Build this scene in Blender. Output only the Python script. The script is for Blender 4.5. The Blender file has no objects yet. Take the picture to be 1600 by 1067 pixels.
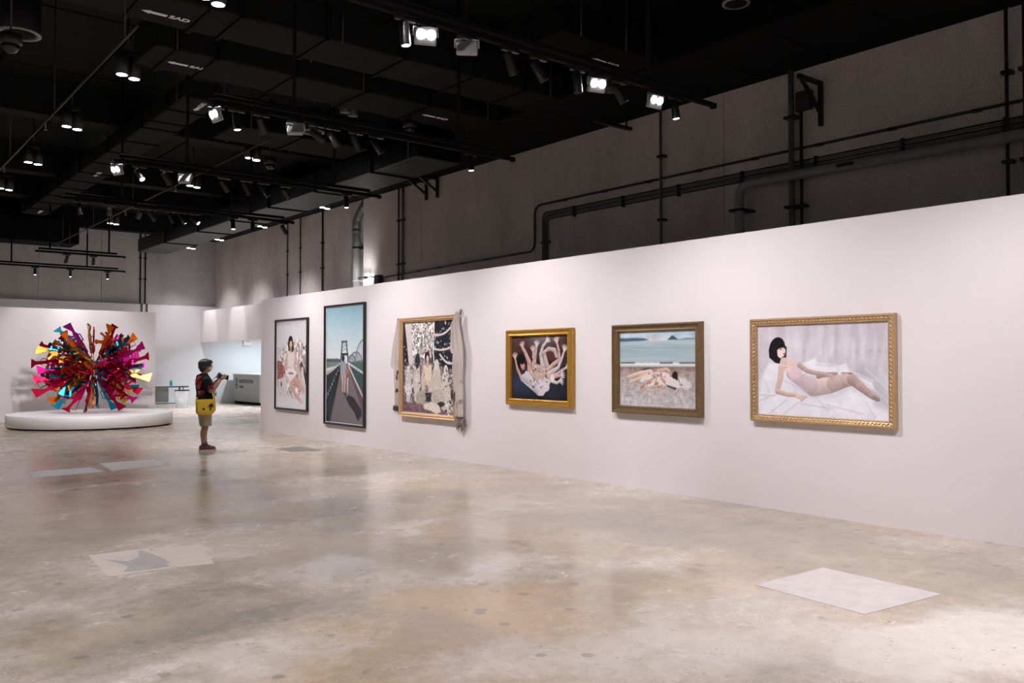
import bpy, bmesh, math, random
import numpy as np
from mathutils import Vector, Matrix

random.seed(7)
rng = np.random.default_rng(11)
SC = bpy.context.scene
COL = SC.collection
PI = math.pi

# ------------------------------------------------------------------ camera
F_PX = 1344.0
YAW = math.radians(39.0)
PITCH = math.atan(32 / F_PX)
cam_data = bpy.data.cameras.new('camera')
cam_data.sensor_fit = 'HORIZONTAL'
cam_data.sensor_width = 36.0
cam_data.lens = 36.0 * F_PX / 1600.0
cam_data.clip_end = 200
cam = bpy.data.objects.new('camera', cam_data)
COL.objects.link(cam)
cam.location = (0, 0, 1.64)
cam.rotation_euler = (PI / 2 + PITCH, 0, -YAW)
SC.camera = cam

# ------------------------------------------------------------------ world and exposure
world = bpy.data.worlds.new('world')
SC.world = world
world.use_nodes = True
world.node_tree.nodes['Background'].inputs[0].default_value = (0.5, 0.55, 0.6, 1)
world.node_tree.nodes['Background'].inputs[1].default_value = 0.02
SC.view_settings.view_transform = 'Standard'
SC.view_settings.look = 'None'
SC.view_settings.gamma = 1.0
SC.view_settings.use_curve_mapping = False
SC.view_settings.exposure = 0.45
SC.cycles.use_denoising = True
SC.cycles.max_bounces = 8
SC.cycles.sample_clamp_indirect = 4.0

# lamp strengths (watts), tuned against the photograph
E_DOWN = 200.0      # each twin downlight
E_WALL = 178.0      # added track spots aimed at the long white wall
E_FLOOD = 28.0      # floods facing the room
WARM = (1.0, 0.945, 0.965)
COOL = (0.80, 0.92, 1.0)


# ------------------------------------------------------------------ helpers
def srgb(r, g, b):
    o = []
    for c in (r, g, b):
        c = c / 255.0
        o.append(c / 12.92 if c <= 0.04045 else ((c + 0.055) / 1.055) ** 2.4)
    return (*o, 1.0)


def mat(name, col, rough=0.6, metal=0.0, noise=0.0, scale=8.0, bump=0.0, bscale=40.0, spec=0.5,
        emit=None, estr=0.0, trans=0.0, alpha=1.0, coat=0.0):
    m = bpy.data.materials.new(name)
    m.use_nodes = True
    nt = m.node_tree
    b = nt.nodes['Principled BSDF']
    b.inputs['Base Color'].default_value = col
    b.inputs['Roughness'].default_value = rough
    b.inputs['Metallic'].default_value = metal
    b.inputs['Specular IOR Level'].default_value = spec
    b.inputs['Transmission Weight'].default_value = trans
    b.inputs['Alpha'].default_value = alpha
    b.inputs['Coat Weight'].default_value = coat
    if emit:
        b.inputs['Emission Color'].default_value = emit
        b.inputs['Emission Strength'].default_value = estr
    tc = None
    if noise or bump:
        tc = nt.nodes.new('ShaderNodeTexCoord')
    if noise:
        n = nt.nodes.new('ShaderNodeTexNoise')
        n.inputs['Scale'].default_value = scale
        n.inputs['Detail'].default_value = 6
        n.inputs['Roughness'].default_value = 0.65
        nt.links.new(tc.outputs['Object'], n.inputs['Vector'])
        mr = nt.nodes.new('ShaderNodeMapRange')
        mr.inputs[1].default_value = 0.25
        mr.inputs[2].default_value = 0.75
        mr.inputs[3].default_value = 1 - noise
        mr.inputs[4].default_value = 1 + noise
        nt.links.new(n.outputs['Fac'], mr.inputs[0])
        mx = nt.nodes.new('ShaderNodeVectorMath')
        mx.operation = 'SCALE'
        mx.inputs[0].default_value = col[:3]
        nt.links.new(mr.outputs[0], mx.inputs['Scale'])
        nt.links.new(mx.outputs[0], b.inputs['Base Color'])
    if bump:
        n2 = nt.nodes.new('ShaderNodeTexNoise')
        n2.inputs['Scale'].default_value = bscale
        n2.inputs['Detail'].default_value = 4
        nt.links.new(tc.outputs['Object'], n2.inputs['Vector'])
        bp = nt.nodes.new('ShaderNodeBump')
        bp.inputs['Strength'].default_value = bump
        bp.inputs['Distance'].default_value = 0.02
        nt.links.new(n2.outputs['Fac'], bp.inputs['Height'])
        nt.links.new(bp.outputs[0], b.inputs['Normal'])
    return m


class MB:
    """collects shapes into one mesh"""

    def __init__(self):
        self.v = []
        self.f = []
        self.s = []

    def add(self, vs, fs, smooth=False, M=None):
        b = len(self.v)
        for p in vs:
            p = Vector(p)
            self.v.append(M @ p if M is not None else p)
        for q in fs:
            self.f.append([b + i for i in q])
            self.s.append(smooth)
        return self

    def box(self, x0, y0, z0, x1, y1, z1, M=None):
        vs = [(x0, y0, z0), (x1, y0, z0), (x1, y1, z0), (x0, y1, z0), (x0, y0, z1), (x1, y0, z1), (x1, y1, z1), (x0, y1, z1)]
        fs = [(0, 3, 2, 1), (4, 5, 6, 7), (0, 1, 5, 4), (1, 2, 6, 5), (2, 3, 7, 6), (3, 0, 4, 7)]
        return self.add(vs, fs, False, M)

    def cbox(self, c, s, M=None):
        return self.box(c[0] - s[0] / 2, c[1] - s[1] / 2, c[2] - s[2] / 2, c[0] + s[0] / 2, c[1] + s[1] / 2, c[2] + s[2] / 2, M)

    def bbox(self, c, s, r=0.01, seg=2, M=None):
        """bevelled box"""
        bm = bmesh.new()
        bmesh.ops.create_cube(bm, size=1.0)
        for v in bm.verts:
            v.co = Vector((v.co.x * s[0] + c[0], v.co.y * s[1] + c[1], v.co.z * s[2] + c[2]))
        bmesh.ops.bevel(bm, geom=bm.edges[:], offset=r, segments=seg, affect='EDGES', profile=0.5)
        bm.verts.index_update()
        self.add([v.co.copy() for v in bm.verts], [[v.index for v in f.verts] for f in bm.faces], False, M)
        bm.free()
        return self

    def rings(self, rings, smooth=True, cap=True, M=None):
        n = len(rings[0])
        vs = [p for r in rings for p in r]
        fs = []
        for i in range(len(rings) - 1):
            for j in range(n):
                k = (j + 1) % n
                fs.append((i * n + j, i * n + k, (i + 1) * n + k, (i + 1) * n + j))
        self.add(vs, fs, smooth, M)
        if cap:
            b = len(self.v) - len(vs)
            self.f.append([b + j for j in range(n)][::-1])
            self.s.append(False)
            self.f.append([b + (len(rings) - 1) * n + j for j in range(n)])
            self.s.append(False)
        return self

    def tube(self, pts, r, n=8, smooth=True, cap=True, M=None):
        pts = [Vector(p) for p in pts]
        rs = r if isinstance(r, (list, tuple)) else [r] * len(pts)
        rings = []
        up = None
        for i, p in enumerate(pts):
            a = pts[max(i - 1, 0)]
            c = pts[min(i + 1, len(pts) - 1)]
            t = (c - a).normalized()
            if up is None:
                up = Vector((0, 0, 1)) if abs(t.z) < 0.9 else Vector((1, 0, 0))
            x = t.cross(up)
            if x.length < 1e-5:
                x = t.cross(Vector((0, 1, 0)))
            x.normalize()
            y = x.cross(t).normalized()
            up = y
            rings.append([p + x * (rs[i] * math.cos(2 * PI * j / n)) + y * (rs[i] * math.sin(2 * PI * j / n)) for j in range(n)])
        return self.rings(rings, smooth, cap, M)

    def lathe(self, prof, n=24, M=None, smooth=True, cap=True):
        rings = [[(r * math.cos(2 * PI * j / n), r * math.sin(2 * PI * j / n), z) for j in range(n)] for r, z in prof]
        return self.rings(rings, smooth, cap, M)

    def prism(self, poly, t0, t1, M=None):
        """poly in local xy, extruded along z"""
        n = len(poly)
        vs = [(p[0], p[1], t0) for p in poly] + [(p[0], p[1], t1) for p in poly]
        fs = [list(range(n))[::-1], [n + i for i in range(n)]]
        for i in range(n):
            k = (i + 1) % n
            fs.append((i, k, n + k, n + i))
        return self.add(vs, fs, False, M)

    def ell(self, c, r, n=16, m=10, M=None):
        rings = []
        for i in range(m + 1):
            th = PI * (i + 0.02) / (m + 0.04)
            rings.append([(c[0] + r[0] * math.sin(th) * math.cos(2 * PI * j / n), c[1] + r[1] * math.sin(th) * math.sin(2 * PI * j / n),
                           c[2] - r[2] * math.cos(th)) for j in range(n)])
        return self.rings(rings, True, True, M)

    def mesh(self, name):
        me = bpy.data.meshes.new(name)
        me.from_pydata([tuple(v) for v in self.v], [], self.f)
        me.polygons.foreach_set('use_smooth', self.s)
        me.update()
        return me


def obj(name, mb, m, parent=None, kind=None, label=None, fix=True):
    me = mb.mesh(name) if isinstance(mb, MB) else mb
    if isinstance(mb, MB) and fix:
        bm = bmesh.new()
        bm.from_mesh(me)
        bmesh.ops.recalc_face_normals(bm, faces=bm.faces[:])
        bm.to_mesh(me)
        bm.free()
    if m is not None:
        me.materials.clear()
        me.materials.append(m)
    o = bpy.data.objects.new(name, me)
    COL.objects.link(o)
    if parent is not None:
        o.parent = parent
    if kind:
        o['kind'] = kind
    if label:
        o['label'] = label
    return o


def tag(o, label, cat, group=None):
    o['label'] = label
    o['category'] = cat
    if group:
        o['group'] = group
    return o


def thing(name, label, cat, loc=(0, 0, 0), rz=0.0, group=None):
    o = bpy.data.objects.new(name, None)
    COL.objects.link(o)
    o.empty_display_size = 0.1
    o.location = loc
    o.rotation_euler = (0, 0, rz)
    return tag(o, label, cat, group)


def struct(name, mb, m):
    return obj(name, mb, m, None, 'structure')


def aim(d):
    """matrix whose local -Z looks along d"""
    return Vector(d).normalized().to_track_quat('-Z', 'Y').to_matrix().to_4x4()


def add_spot(name, parent, loc, d, watts, deg, blend=0.6, radius=0.06, color=WARM):
    ld = bpy.data.lights.new(name, 'SPOT')
    ld.energy = watts
    ld.spot_size = math.radians(deg)
    ld.spot_blend = blend
    ld.shadow_soft_size = radius
    ld.color = color
    o = bpy.data.objects.new(name, ld)
    COL.objects.link(o)
    o.matrix_world = Matrix.Translation(Vector(loc)) @ aim(d)
    if parent is not None:
        o.parent = parent
        o.matrix_parent_inverse = Matrix.Identity(4)
        o.matrix_basis = Matrix.Translation(Vector(loc)) @ aim(d)
    return o


def text_mesh(s, size, extrude, bold=0.0):
    cu = bpy.data.curves.new('lettering', 'FONT')
    cu.body = s
    cu.size = size
    cu.extrude = extrude
    cu.offset = bold
    to = bpy.data.objects.new('lettering_tmp', cu)
    COL.objects.link(to)
    bpy.context.view_layer.update()
    me = bpy.data.meshes.new_from_object(to.evaluated_get(bpy.context.evaluated_depsgraph_get()))
    bpy.data.objects.remove(to)
    bpy.data.curves.remove(cu)
    return me


# ------------------------------------------------------------------ materials
M_WHITE = mat('white_wall_paint', (0.76, 0.72, 0.735, 1), 0.7, noise=0.012, scale=3, bump=0.02, bscale=180)
M_WHITE2 = mat('white_back_wall_paint', (0.66, 0.66, 0.68, 1), 0.7, noise=0.02, scale=2)
M_PINKWALL = mat('sculpture_wall_paint', (0.72, 0.68, 0.69, 1), 0.7, noise=0.015, scale=2)
M_PLINTH = mat('plinth_paint', (0.86, 0.85, 0.85, 1), 0.45, noise=0.01)
M_BLACK = mat('black_metal', (0.012, 0.012, 0.013, 1), 0.42, noise=0.15)
M_BLACKM = mat('black_matt', (0.006, 0.006, 0.0065, 1), 0.8, noise=0.2, spec=0.1)
M_CEIL = mat('ceiling_black_paint', (0.0055, 0.006, 0.0064, 1), 0.9, noise=0.3, scale=3, spec=0.08)
M_DUCT = mat('duct_charcoal_paint', (0.0125, 0.0130, 0.0136, 1), 0.85, noise=0.22, scale=5, bump=0.15, bscale=9, spec=0.08)
M_INSUL = mat('crumpled_duct_wrap', (0.0055, 0.0058, 0.0063, 1), 0.42, noise=0.35, scale=7, bump=0.9, bscale=6, spec=0.3)
M_LENS = mat('lit_lens', (0.9, 0.9, 0.95, 1), 0.3, emit=(0.93, 0.95, 1.0, 1), estr=14)
M_LED = mat('lit_led', (0.9, 0.9, 0.95, 1), 0.3, emit=(0.95, 0.96, 1.0, 1), estr=60)
M_DIM = mat('unlit_lens', (0.12, 0.12, 0.13, 1), 0.2, noise=0.05)
M_SIGN = mat('white_sticker', (0.88, 0.83, 0.84, 1), 0.6, noise=0.03)
M_STEEL = mat('galvanised_conduit', (0.20, 0.205, 0.205, 1), 0.45, 0.25, noise=0.2, scale=12)
M_DARKPIPE = mat('dark_conduit', (0.06, 0.062, 0.064, 1), 0.5, 0.3, noise=0.2)
M_GREYPIPE = mat('painted_grey_pipe', (0.32, 0.335, 0.325, 1), 0.55, noise=0.15, scale=6)


def concrete(name, base=0.17, tint=(1.0, 0.93, 0.89)):
    m = bpy.data.materials.new(name)
    m.use_nodes = True
    nt = m.node_tree
    b = nt.nodes['Principled BSDF']
    b.inputs['Roughness'].default_value = 0.9
    tc = nt.nodes.new('ShaderNodeTexCoord')
    n1 = nt.nodes.new('ShaderNodeTexNoise')
    n1.inputs['Scale'].default_value = 0.9
    n1.inputs['Detail'].default_value = 8
    n1.inputs['Roughness'].default_value = 0.7
    mp = nt.nodes.new('ShaderNodeMapping')
    mp.inputs['Scale'].default_value = (1, 1, 0.45)
    nt.links.new(tc.outputs['Object'], mp.inputs[0])
    nt.links.new(mp.outputs[0], n1.inputs['Vector'])
    n2 = nt.nodes.new('ShaderNodeTexNoise')
    n2.inputs['Scale'].default_value = 30
    n2.inputs['Detail'].default_value = 6
    n2.inputs['Roughness'].default_value = 0.75
    nt.links.new(tc.outputs['Object'], n2.inputs['Vector'])
    mx = nt.nodes.new('ShaderNodeMix')
    mx.data_type = 'FLOAT'
    mx.inputs[0].default_value = 0.58
    nt.links.new(n1.outputs['Fac'], mx.inputs[2])
    nt.links.new(n2.outputs['Fac'], mx.inputs[3])
    cr = nt.nodes.new('ShaderNodeValToRGB')
    cr.color_ramp.elements[0].position = 0.32
    cr.color_ramp.elements[1].position = 0.68
    cr.color_ramp.elements[0].color = (base * 0.60 * tint[0], base * 0.60 * tint[1], base * 0.60 * tint[2], 1)
    cr.color_ramp.elements[1].color = (base * 1.40 * tint[0], base * 1.40 * tint[1], base * 1.40 * tint[2], 1)
    nt.links.new(mx.outputs[0], cr.inputs[0])
    nt.links.new(cr.outputs[0], b.inputs['Base Color'])
    bp = nt.nodes.new('ShaderNodeBump')
    bp.inputs['Strength'].default_value = 0.5
    bp.inputs['Distance'].default_value = 0.01
    nt.links.new(n2.outputs['Fac'], bp.inputs['Height'])
    nt.links.new(bp.outputs[0], b.inputs['Normal'])
    return m


M_CONC = concrete('sprayed_concrete', 0.66)
M_CONCB = concrete('back_concrete', 0.52, (0.98, 0.95, 0.93))

# ------------------------------------------------------------------ dimensions
XW = 8.32          # face of the long white wall
HW = 3.135         # its height
YE = 19.85         # its far end
XC = 11.9          # concrete wall behind it
XF = 12.42         # concrete wall, recessed far stretch
YB = 34.08         # back wall
Z_SLAB = 6.9


# ------------------------------------------------------------------ floor
def value_noise(h, w, cells, seed):
    r = np.random.default_rng(seed)
    gy = max(2, int(cells * h / max(h, w)) + 2)
    gx = max(2, int(cells * w / max(h, w)) + 2)
    g = r.random((gy + 1, gx + 1))
    y = np.linspace(0, gy - 1.001, h)
    x = np.linspace(0, gx - 1.001, w)
    y0 = y.astype(int)
    x0 = x.astype(int)
    fy = (y - y0)[:, None]
    fx = (x - x0)[None, :]
    fy = fy * fy * (3 - 2 * fy)
    fx = fx * fx * (3 - 2 * fx)
    a = g[y0][:, x0]
    b = g[y0][:, x0 + 1]
    c = g[y0 + 1][:, x0]
    d = g[y0 + 1][:, x0 + 1]
    return (a * (1 - fx) + b * fx) * (1 - fy) + (c * (1 - fx) + d * fx) * fy


def fbm(h, w, cells, seed, octs=4):
    o = np.zeros((h, w))
    a = 1.0
    t = 0.0
    for k in range(octs):
        o += a * value_noise(h, w, cells * 2 ** k, seed + k)
        t += a
        a *= 0.55
    return o / t


def build_floor():
    x0, x1, y0, y1 = -9.0, 19.0, -8.0, 35.0
    # dense near the camera's view, coarser beyond
    xs = np.concatenate([np.arange(x0, -2, 0.5), np.arange(-2, 9, 0.05), np.arange(9, x1 + 0.01, 0.4)])
    ys = np.concatenate([np.arange(y0, 1, 0.5), np.arange(1, 14, 0.05), np.arange(14, 26, 0.15), np.arange(26, y1 + 0.01, 0.4)])
    nx, ny = len(xs), len(ys)
    X, Y = np.meshgrid(xs, ys)
    co = np.stack([X.ravel(), Y.ravel(), np.zeros(nx * ny)], 1).astype(np.float32)
    ii = (np.arange(ny - 1)[:, None] * nx + np.arange(nx - 1)[None, :]).ravel()
    quads = np.stack([ii, ii + 1, ii + nx + 1, ii + nx], 1).astype(np.int32)
    me = bpy.data.meshes.new('floor')
    me.vertices.add(nx * ny)
    me.vertices.foreach_set('co', co.ravel())
    me.loops.add(len(quads) * 4)
    me.loops.foreach_set('vertex_index', quads.ravel())
    me.polygons.add(len(quads))
    me.polygons.foreach_set('loop_start', np.arange(0, len(quads) * 4, 4, dtype=np.int32))
    me.polygons.foreach_set('loop_total', np.full(len(quads), 4, np.int32))
    me.update()
    # stain map: R pale bloom, G tan, B grey smear; sampled from smooth world noise
    def wn(cells_m, seed, octs=3, sx=1.0, sy=1.0):
        h = w = 900
        f = fbm(h, w, int(45 / cells_m), seed, octs)
        iy = np.clip(((Y - y0) * sy / 45 * 899), 0, 899).astype(int)
        ix = np.clip(((X - x0) * sx / 45 * 899), 0, 899).astype(int)
        return f[iy, ix]
    wx = (wn(0.5, 91) - 0.5) * 0.9
    wy = (wn(0.5, 95) - 0.5) * 0.9
    def blob(cx, cy, rx, ry, rot=0.0, p=2.0):
        c, s = math.cos(rot), math.sin(rot)
        dx = X + wx - cx
        dy = Y + wy - cy
        u = (dx * c + dy * s) / rx
        v = (-dx * s + dy * c) / ry
        return np.exp(-(u * u + v * v) ** (p / 2))
    pale = 0.50 * np.clip((wn(1.6, 5) - 0.5) * 4, 0, 1)
    tan = 0.55 * np.clip((wn(2.0, 21) - 0.46) * 4, 0, 1)
    grey = 0.5 * np.clip((wn(1.2, 41) - 0.52) * 4, 0, 1)
    for (cx, cy, rx, ry, a) in PALE:
        pale += 1.1 * a * blob(cx, cy, rx, ry)
    for (cx, cy, rx, ry, a) in TAN:
        tan += a * blob(cx, cy, rx, ry)
    for (cx, cy, rx, ry, a) in GREY:
        grey += a * blob(cx, cy, rx, ry)
    rgba = np.stack([np.clip(pale, 0, 1), np.clip(tan, 0, 1), np.clip(grey, 0, 1), np.ones_like(pale)], -1).reshape(-1, 4)
    at = me.color_attributes.new('stain', 'FLOAT_COLOR', 'POINT')
    at.data.foreach_set('color', rgba.astype(np.float32).ravel())

    m = bpy.data.materials.new('polished_concrete_floor')
    m.use_nodes = True
    nt = m.node_tree
    L = nt.links.new
    b = nt.nodes['Principled BSDF']
    tc = nt.nodes.new('ShaderNodeTexCoord')
    at = nt.nodes.new('ShaderNodeVertexColor')
    at.layer_name = 'stain'
    sep = nt.nodes.new('ShaderNodeSeparateColor')
    L(at.outputs[0], sep.inputs[0])

    def noise(scale, detail=8, rough=0.65, dist=0.0):
        n = nt.nodes.new('ShaderNodeTexNoise')
        n.inputs['Scale'].default_value = scale
        n.inputs['Detail'].default_value = detail
        n.inputs['Roughness'].default_value = rough
        n.inputs['Distortion'].default_value = dist
        L(tc.outputs['Object'], n.inputs['Vector'])
        return n.outputs['Fac']

    def mathn(op, a, bb=None, clamp=False):
        n = nt.nodes.new('ShaderNodeMath')
        n.operation = op
        n.use_clamp = clamp
        for k, s in enumerate((a, bb)):
            if s is None:
                continue
            if isinstance(s, (int, float)):
                n.inputs[k].default_value = s
            else:
                L(s, n.inputs[k])
        return n.outputs[0]

    def mix(f, a, bb):
        n = nt.nodes.new('ShaderNodeMix')
        n.data_type = 'RGBA'
        L(f, n.inputs[0])
        for k, s in ((6, a), (7, bb)):
            if isinstance(s, tuple):
                n.inputs[k].default_value = s
            else:
                L(s, n.inputs[k])
        return n.outputs[2]

    def ragged(ch, nz, gain=1.15, amt=0.75):
        t = mathn('ADD', ch, mathn('MULTIPLY', mathn('SUBTRACT', nz, 0.5), amt))
        return mathn('MULTIPLY', mathn('SUBTRACT', t, 0.10), gain, True)

    n_mid = noise(2.2, 10, 0.7, 0.6)
    n_fine = noise(9.0, 8, 0.7)
    n_grain = noise(45.0, 6, 0.8)
    base = mix(mathn('MULTIPLY', mathn('SUBTRACT', n_mid, 0.3), 2.4, True), FLOOR_DK, FLOOR_LT)
    c = mix(mathn('MULTIPLY', ragged(sep.outputs[1], n_fine), 0.75), base, FLOOR_TAN)
    c = mix(mathn('MULTIPLY', ragged(sep.outputs[2], n_mid), 0.75), c, FLOOR_GREY)
    c = mix(mathn('MULTIPLY', ragged(sep.outputs[0], n_fine), 0.85), c, FLOOR_PALE)
    # fine grain and small dark pits
    gr = nt.nodes.new('ShaderNodeMapRange')
    gr.inputs[1].default_value = 0.3
    gr.inputs[2].default_value = 0.7
    gr.inputs[3].default_value = 0.78
    gr.inputs[4].default_value = 1.18
    L(mathn('ADD', mathn('MULTIPLY', n_grain, 0.55), mathn('MULTIPLY', n_fine, 0.45)), gr.inputs[0])
    vm = nt.nodes.new('ShaderNodeVectorMath')
    vm.operation = 'SCALE'
    L(c, vm.inputs[0])
    L(gr.outputs[0], vm.inputs['Scale'])
    vo = nt.nodes.new('ShaderNodeTexVoronoi')
    vo.inputs['Scale'].default_value = 3.4
    L(tc.outputs['Object'], vo.inputs['Vector'])
    pit = mathn('LESS_THAN', mathn('ADD', vo.outputs['Distance'], mathn('MULTIPLY', n_fine, 0.06)), 0.075)
    c2 = mix(mathn('MULTIPLY', pit, 0.6), vm.outputs[0], (0.12, 0.11, 0.11, 1))
    n_patch = noise(1.3, 3, 0.6)

    def flecks(scale, thr, gate, seed):
        v = nt.nodes.new('ShaderNodeTexVoronoi')
        v.inputs['Scale'].default_value = scale
        mp = nt.nodes.new('ShaderNodeMapping')
        mp.inputs['Location'].default_value = (seed, seed * .7, 0)
        L(tc.outputs['Object'], mp.inputs[0])
        L(mp.outputs[0], v.inputs['Vector'])
        r = mathn('LESS_THAN', mathn('ADD', v.outputs['Distance'], mathn('MULTIPLY', mathn('SUBTRACT', n_grain, .5), .22)), thr)
        return mathn('MULTIPLY', r, mathn('GREATER_THAN', n_patch, gate))

    c2 = mix(mathn('MULTIPLY', flecks(16, .085, .48, 3.1), .75), c2, (.74, .68, .62, 1))
    c2 = mix(mathn('MULTIPLY', flecks(9, .10, .52, 8.7), .6), c2, (.17, .155, .15, 1))
    c2 = mix(mathn('MULTIPLY', flecks(3.1, .13, .42, 1.9), .5), c2, (.20, .19, .185, 1))
    L(c2, b.inputs['Base Color'])
    rr = nt.nodes.new('ShaderNodeMapRange')
    rr.inputs[1].default_value = 0.3
    rr.inputs[2].default_value = 0.7
    rr.inputs[3].default_value = 0.11
    rr.inputs[4].default_value = 0.28
    L(n_mid, rr.inputs[0])
    L(mathn('ADD', rr.outputs[0], mathn('MULTIPLY', sep.outputs[0], 0.12)), b.inputs['Roughness'])
    b.inputs['Specular IOR Level'].default_value = 0.45
    bp = nt.nodes.new('ShaderNodeBump')
    bp.inputs['Strength'].default_value = 0.06
    bp.inputs['Distance'].default_value = 0.01
    L(n_fine, bp.inputs['Height'])
    L(bp.outputs[0], b.inputs['Normal'])
    fl = obj('floor', me, m, None, 'structure')
    return fl


FLOOR_DK = (0.350, 0.288, 0.222, 1)
FLOOR_LT = (0.540, 0.455, 0.365, 1)
FLOOR_TAN = (0.610, 0.445, 0.300, 1)
FLOOR_GREY = (0.270, 0.250, 0.228, 1)
FLOOR_PALE = (0.740, 0.675, 0.635, 1)
PALE = [(2.2, 7.5, 1.0, 0.55, 0.8), (1.4, 6.4, 0.9, 0.4, 0.5), (3.5, 8.3, 1.1, 0.35, 0.7), (4.2, 9.6, 1.0, 0.3, 0.5), (4.2, 5.5, 0.55, 0.35, 1.0), (3.3, 6.2, 0.28, 0.2, 0.9),
        (4.6, 7.4, 0.45, 0.22, 0.7), (4.0, 3.2, 0.9, 0.45, 0.9), (4.7, 2.2, 0.9, 0.5, 0.9), (2.9, 3.6, 0.6, 0.3, 0.5), (5.6, 2.2, 0.9, 0.4, 0.8),
        (3.1, 2.3, 0.5, 0.3, 0.6), (1.0, 12.2, 0.7, 0.2, 0.5), (3.5, 12.2, 1.8, 0.15, 0.45), (5.4, 4.9, 0.7, 0.25, 0.5), (2.5, 19, 2.5, 0.5, 0.5),
        (6.5, 20, 1.8, 0.6, 0.35), (10.5, 29, 3, 3, 0.9), (1.6, 4.6, 0.7, 0.12, 0.4)]
TAN = [(3.2, 5.0, 0.9, 0.5, 0.7), (2.7, 4.1, 0.8, 0.4, 0.7), (4.0, 4.6, 0.5, 0.3, 0.6), (1.9, 3.5, 0.5, 0.3, 0.55), (2.3, 9.8, 1.6, 0.35, 0.5), (4.3, 7.0, 0.6, 0.35, 0.4),
       (3.4, 10.3, 1.2, 0.3, 0.35), (1.5, 5.6, 0.4, 0.2, 0.4), (5.1, 4.0, 0.5, 0.3, 0.45)]
GREY = [(2.0, 5.4, 0.8, 0.35, 0.85), (1.2, 4.8, 0.6, 0.3, 0.7), (5.8, 8.8, 1.4, 0.6, 0.8), (5.2, 11.5, 2.0, 0.45, 0.7), (3.2, 13.2, 2.2, 0.35, 0.7), (6.3, 12.0, 1.2, 0.5, 0.55),
        (6.6, 5.6, 0.8, 0.7, 0.55), (7.4, 4.5, 0.6, 0.8, 0.5), (4.5, 2.6, 0.35, 0.18, 0.7), (4.0, 2.8, 0.4, 0.2, 0.6), (3.6, 2.6, 0.3, 0.2, 0.5),
        (6.0, 6.9, 0.9, 0.4, 0.5), (4.9, 2.3, 0.3, 0.2, 0.6), (4.8, 15.5, 1.6, 0.6, 0.5)]
floor = build_floor()


def patch(poly, col, nz, noise_amt=0.06, h=0.003):
    mb = MB()
    mb.prism(poly, -0.004, h)
    obj('floor_patch', mb, mat('floor_patch_screed', col, 0.5, noise=noise_amt, scale=nz, bump=0.1, bscale=30), floor)


patch([(5.40, 3.82), (6.27, 3.80), (6.20, 2.84), (5.32, 2.93)], (0.60, 0.56, 0.545, 1), 7, 0.16)
patch([(1.82, 7.96), (2.30, 7.93), (2.24, 7.05), (1.76, 7.06)], (0.62, 0.555, 0.50, 1), 6, 0.14)
patch([(1.88, 7.72), (2.02, 7.50), (2.13, 7.62), (2.22, 7.90), (2.28, 7.50), (2.23, 7.10), (2.05, 7.12), (1.90, 7.16), (1.98, 7.34)], (0.40, 0.37, 0.36, 1), 9, 0.22, 0.0045)
patch([(2.32, 7.93), (2.72, 7.75), (2.54, 6.98), (2.26, 7.05)], (0.60, 0.53, 0.47, 1), 6, 0.1)
patch([(3.59, 15.04), (4.44, 15.06), (4.45, 14.13), (3.50, 13.90)], (0.56, 0.53, 0.51, 1), 4, 0.12)
patch([(2.45, 14.51), (3.35, 14.59), (3.40, 13.85), (2.44, 13.75)], (0.50, 0.49, 0.49, 1), 4, 0.12)
patch([(6.79, 15.5), (7.38, 15.62), (7.33, 14.65), (6.77, 14.76)], (0.20, 0.185, 0.17, 1), 4, 0.15)

# ------------------------------------------------------------------ room shell
struct('wall_right', MB().box(XW, -7.8, 0, XW + 0.16, YE, HW), M_WHITE)
# concrete wall high behind the white wall, in poured bays
wall_conc = struct('wall_right_concrete', MB().box(XC + 0.05, -7.8, 0, XC + 0.5, 21.30, 7.2), M_CONC)
seams = [-7.8, -0.6, 4.35, 9.0, 13.92, 18.35, 21.32]
for a, b_ in zip(seams[:-1], seams[1:]):
    obj('concrete_bay', MB().box(XC, a + 0.006, 0, XC + 0.05, b_ - 0.006, 7.1), M_CONC, wall_conc)
obj('concrete_ledge', MB().box(XC - 0.006, -7.8, 3.6, XC, 13.9, 3.93), M_CONC, wall_conc)
wall_far = struct('wall_right_far', MB().box(XF + 0.04, 21.3, 3.5, XF + 0.4, 35, 7.2), M_CONC)
for a, b_ in ((21.32, 24.0), (24.0, 28.6), (28.6, 34.3)):
    obj('concrete_bay', MB().box(XF, a + 0.004, 3.5, XF + 0.04, b_ - 0.004, 7.1), M_CONC, wall_far)
struct('wall_back', MB().box(-9, YB, 0, 19, YB + 0.25, 3.83), M_WHITE2)
wall_bc = struct('wall_back_concrete', MB().box(-9, YB + 0.30, 3.7, 19, YB + 0.6, 7.2), M_CONCB)
for a, b_ in ((-9, -2.0), (-2.0, 2.1), (2.1, 6.12), (6.12, 8.2), (8.2, 12.5)):
    obj('concrete_bay', MB().box(a + 0.008, YB + 0.25, 3.80, b_ - 0.008, YB + 0.30, 7.1), M_CONCB, wall_bc)
struct('wall_left', MB().box(-9.2, -8, 0, -9, 35, 7.2), M_WHITE2)
struct('wall_front', MB().box(-9, -8, 0, 19, -7.8, 7.2), M_WHITE2)
struct('wall_lobby', MB().box(18.8, 21, 0, 19, 35, 7.2), M_WHITE2)
struct('wall_lobby_near', MB().box(XF + 0.4, 20.9, 0, 19, 21.1, 7.2), M_WHITE2)
# soffit wall spanning the lobby opening
struct('wall_header', MB().box(11.8, 21.4, 2.41, 12.05, YB, 3.64), M_WHITE)
struct('ceiling_lobby', MB().box(12.05, 21.1, 3.3, 18.8, YB, 3.42), M_WHITE2)
# wall behind the sculpture
struct('wall_partition', MB().box(-6, 26.85, 0, 7.95, 27.05, HW), M_PINKWALL)
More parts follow.
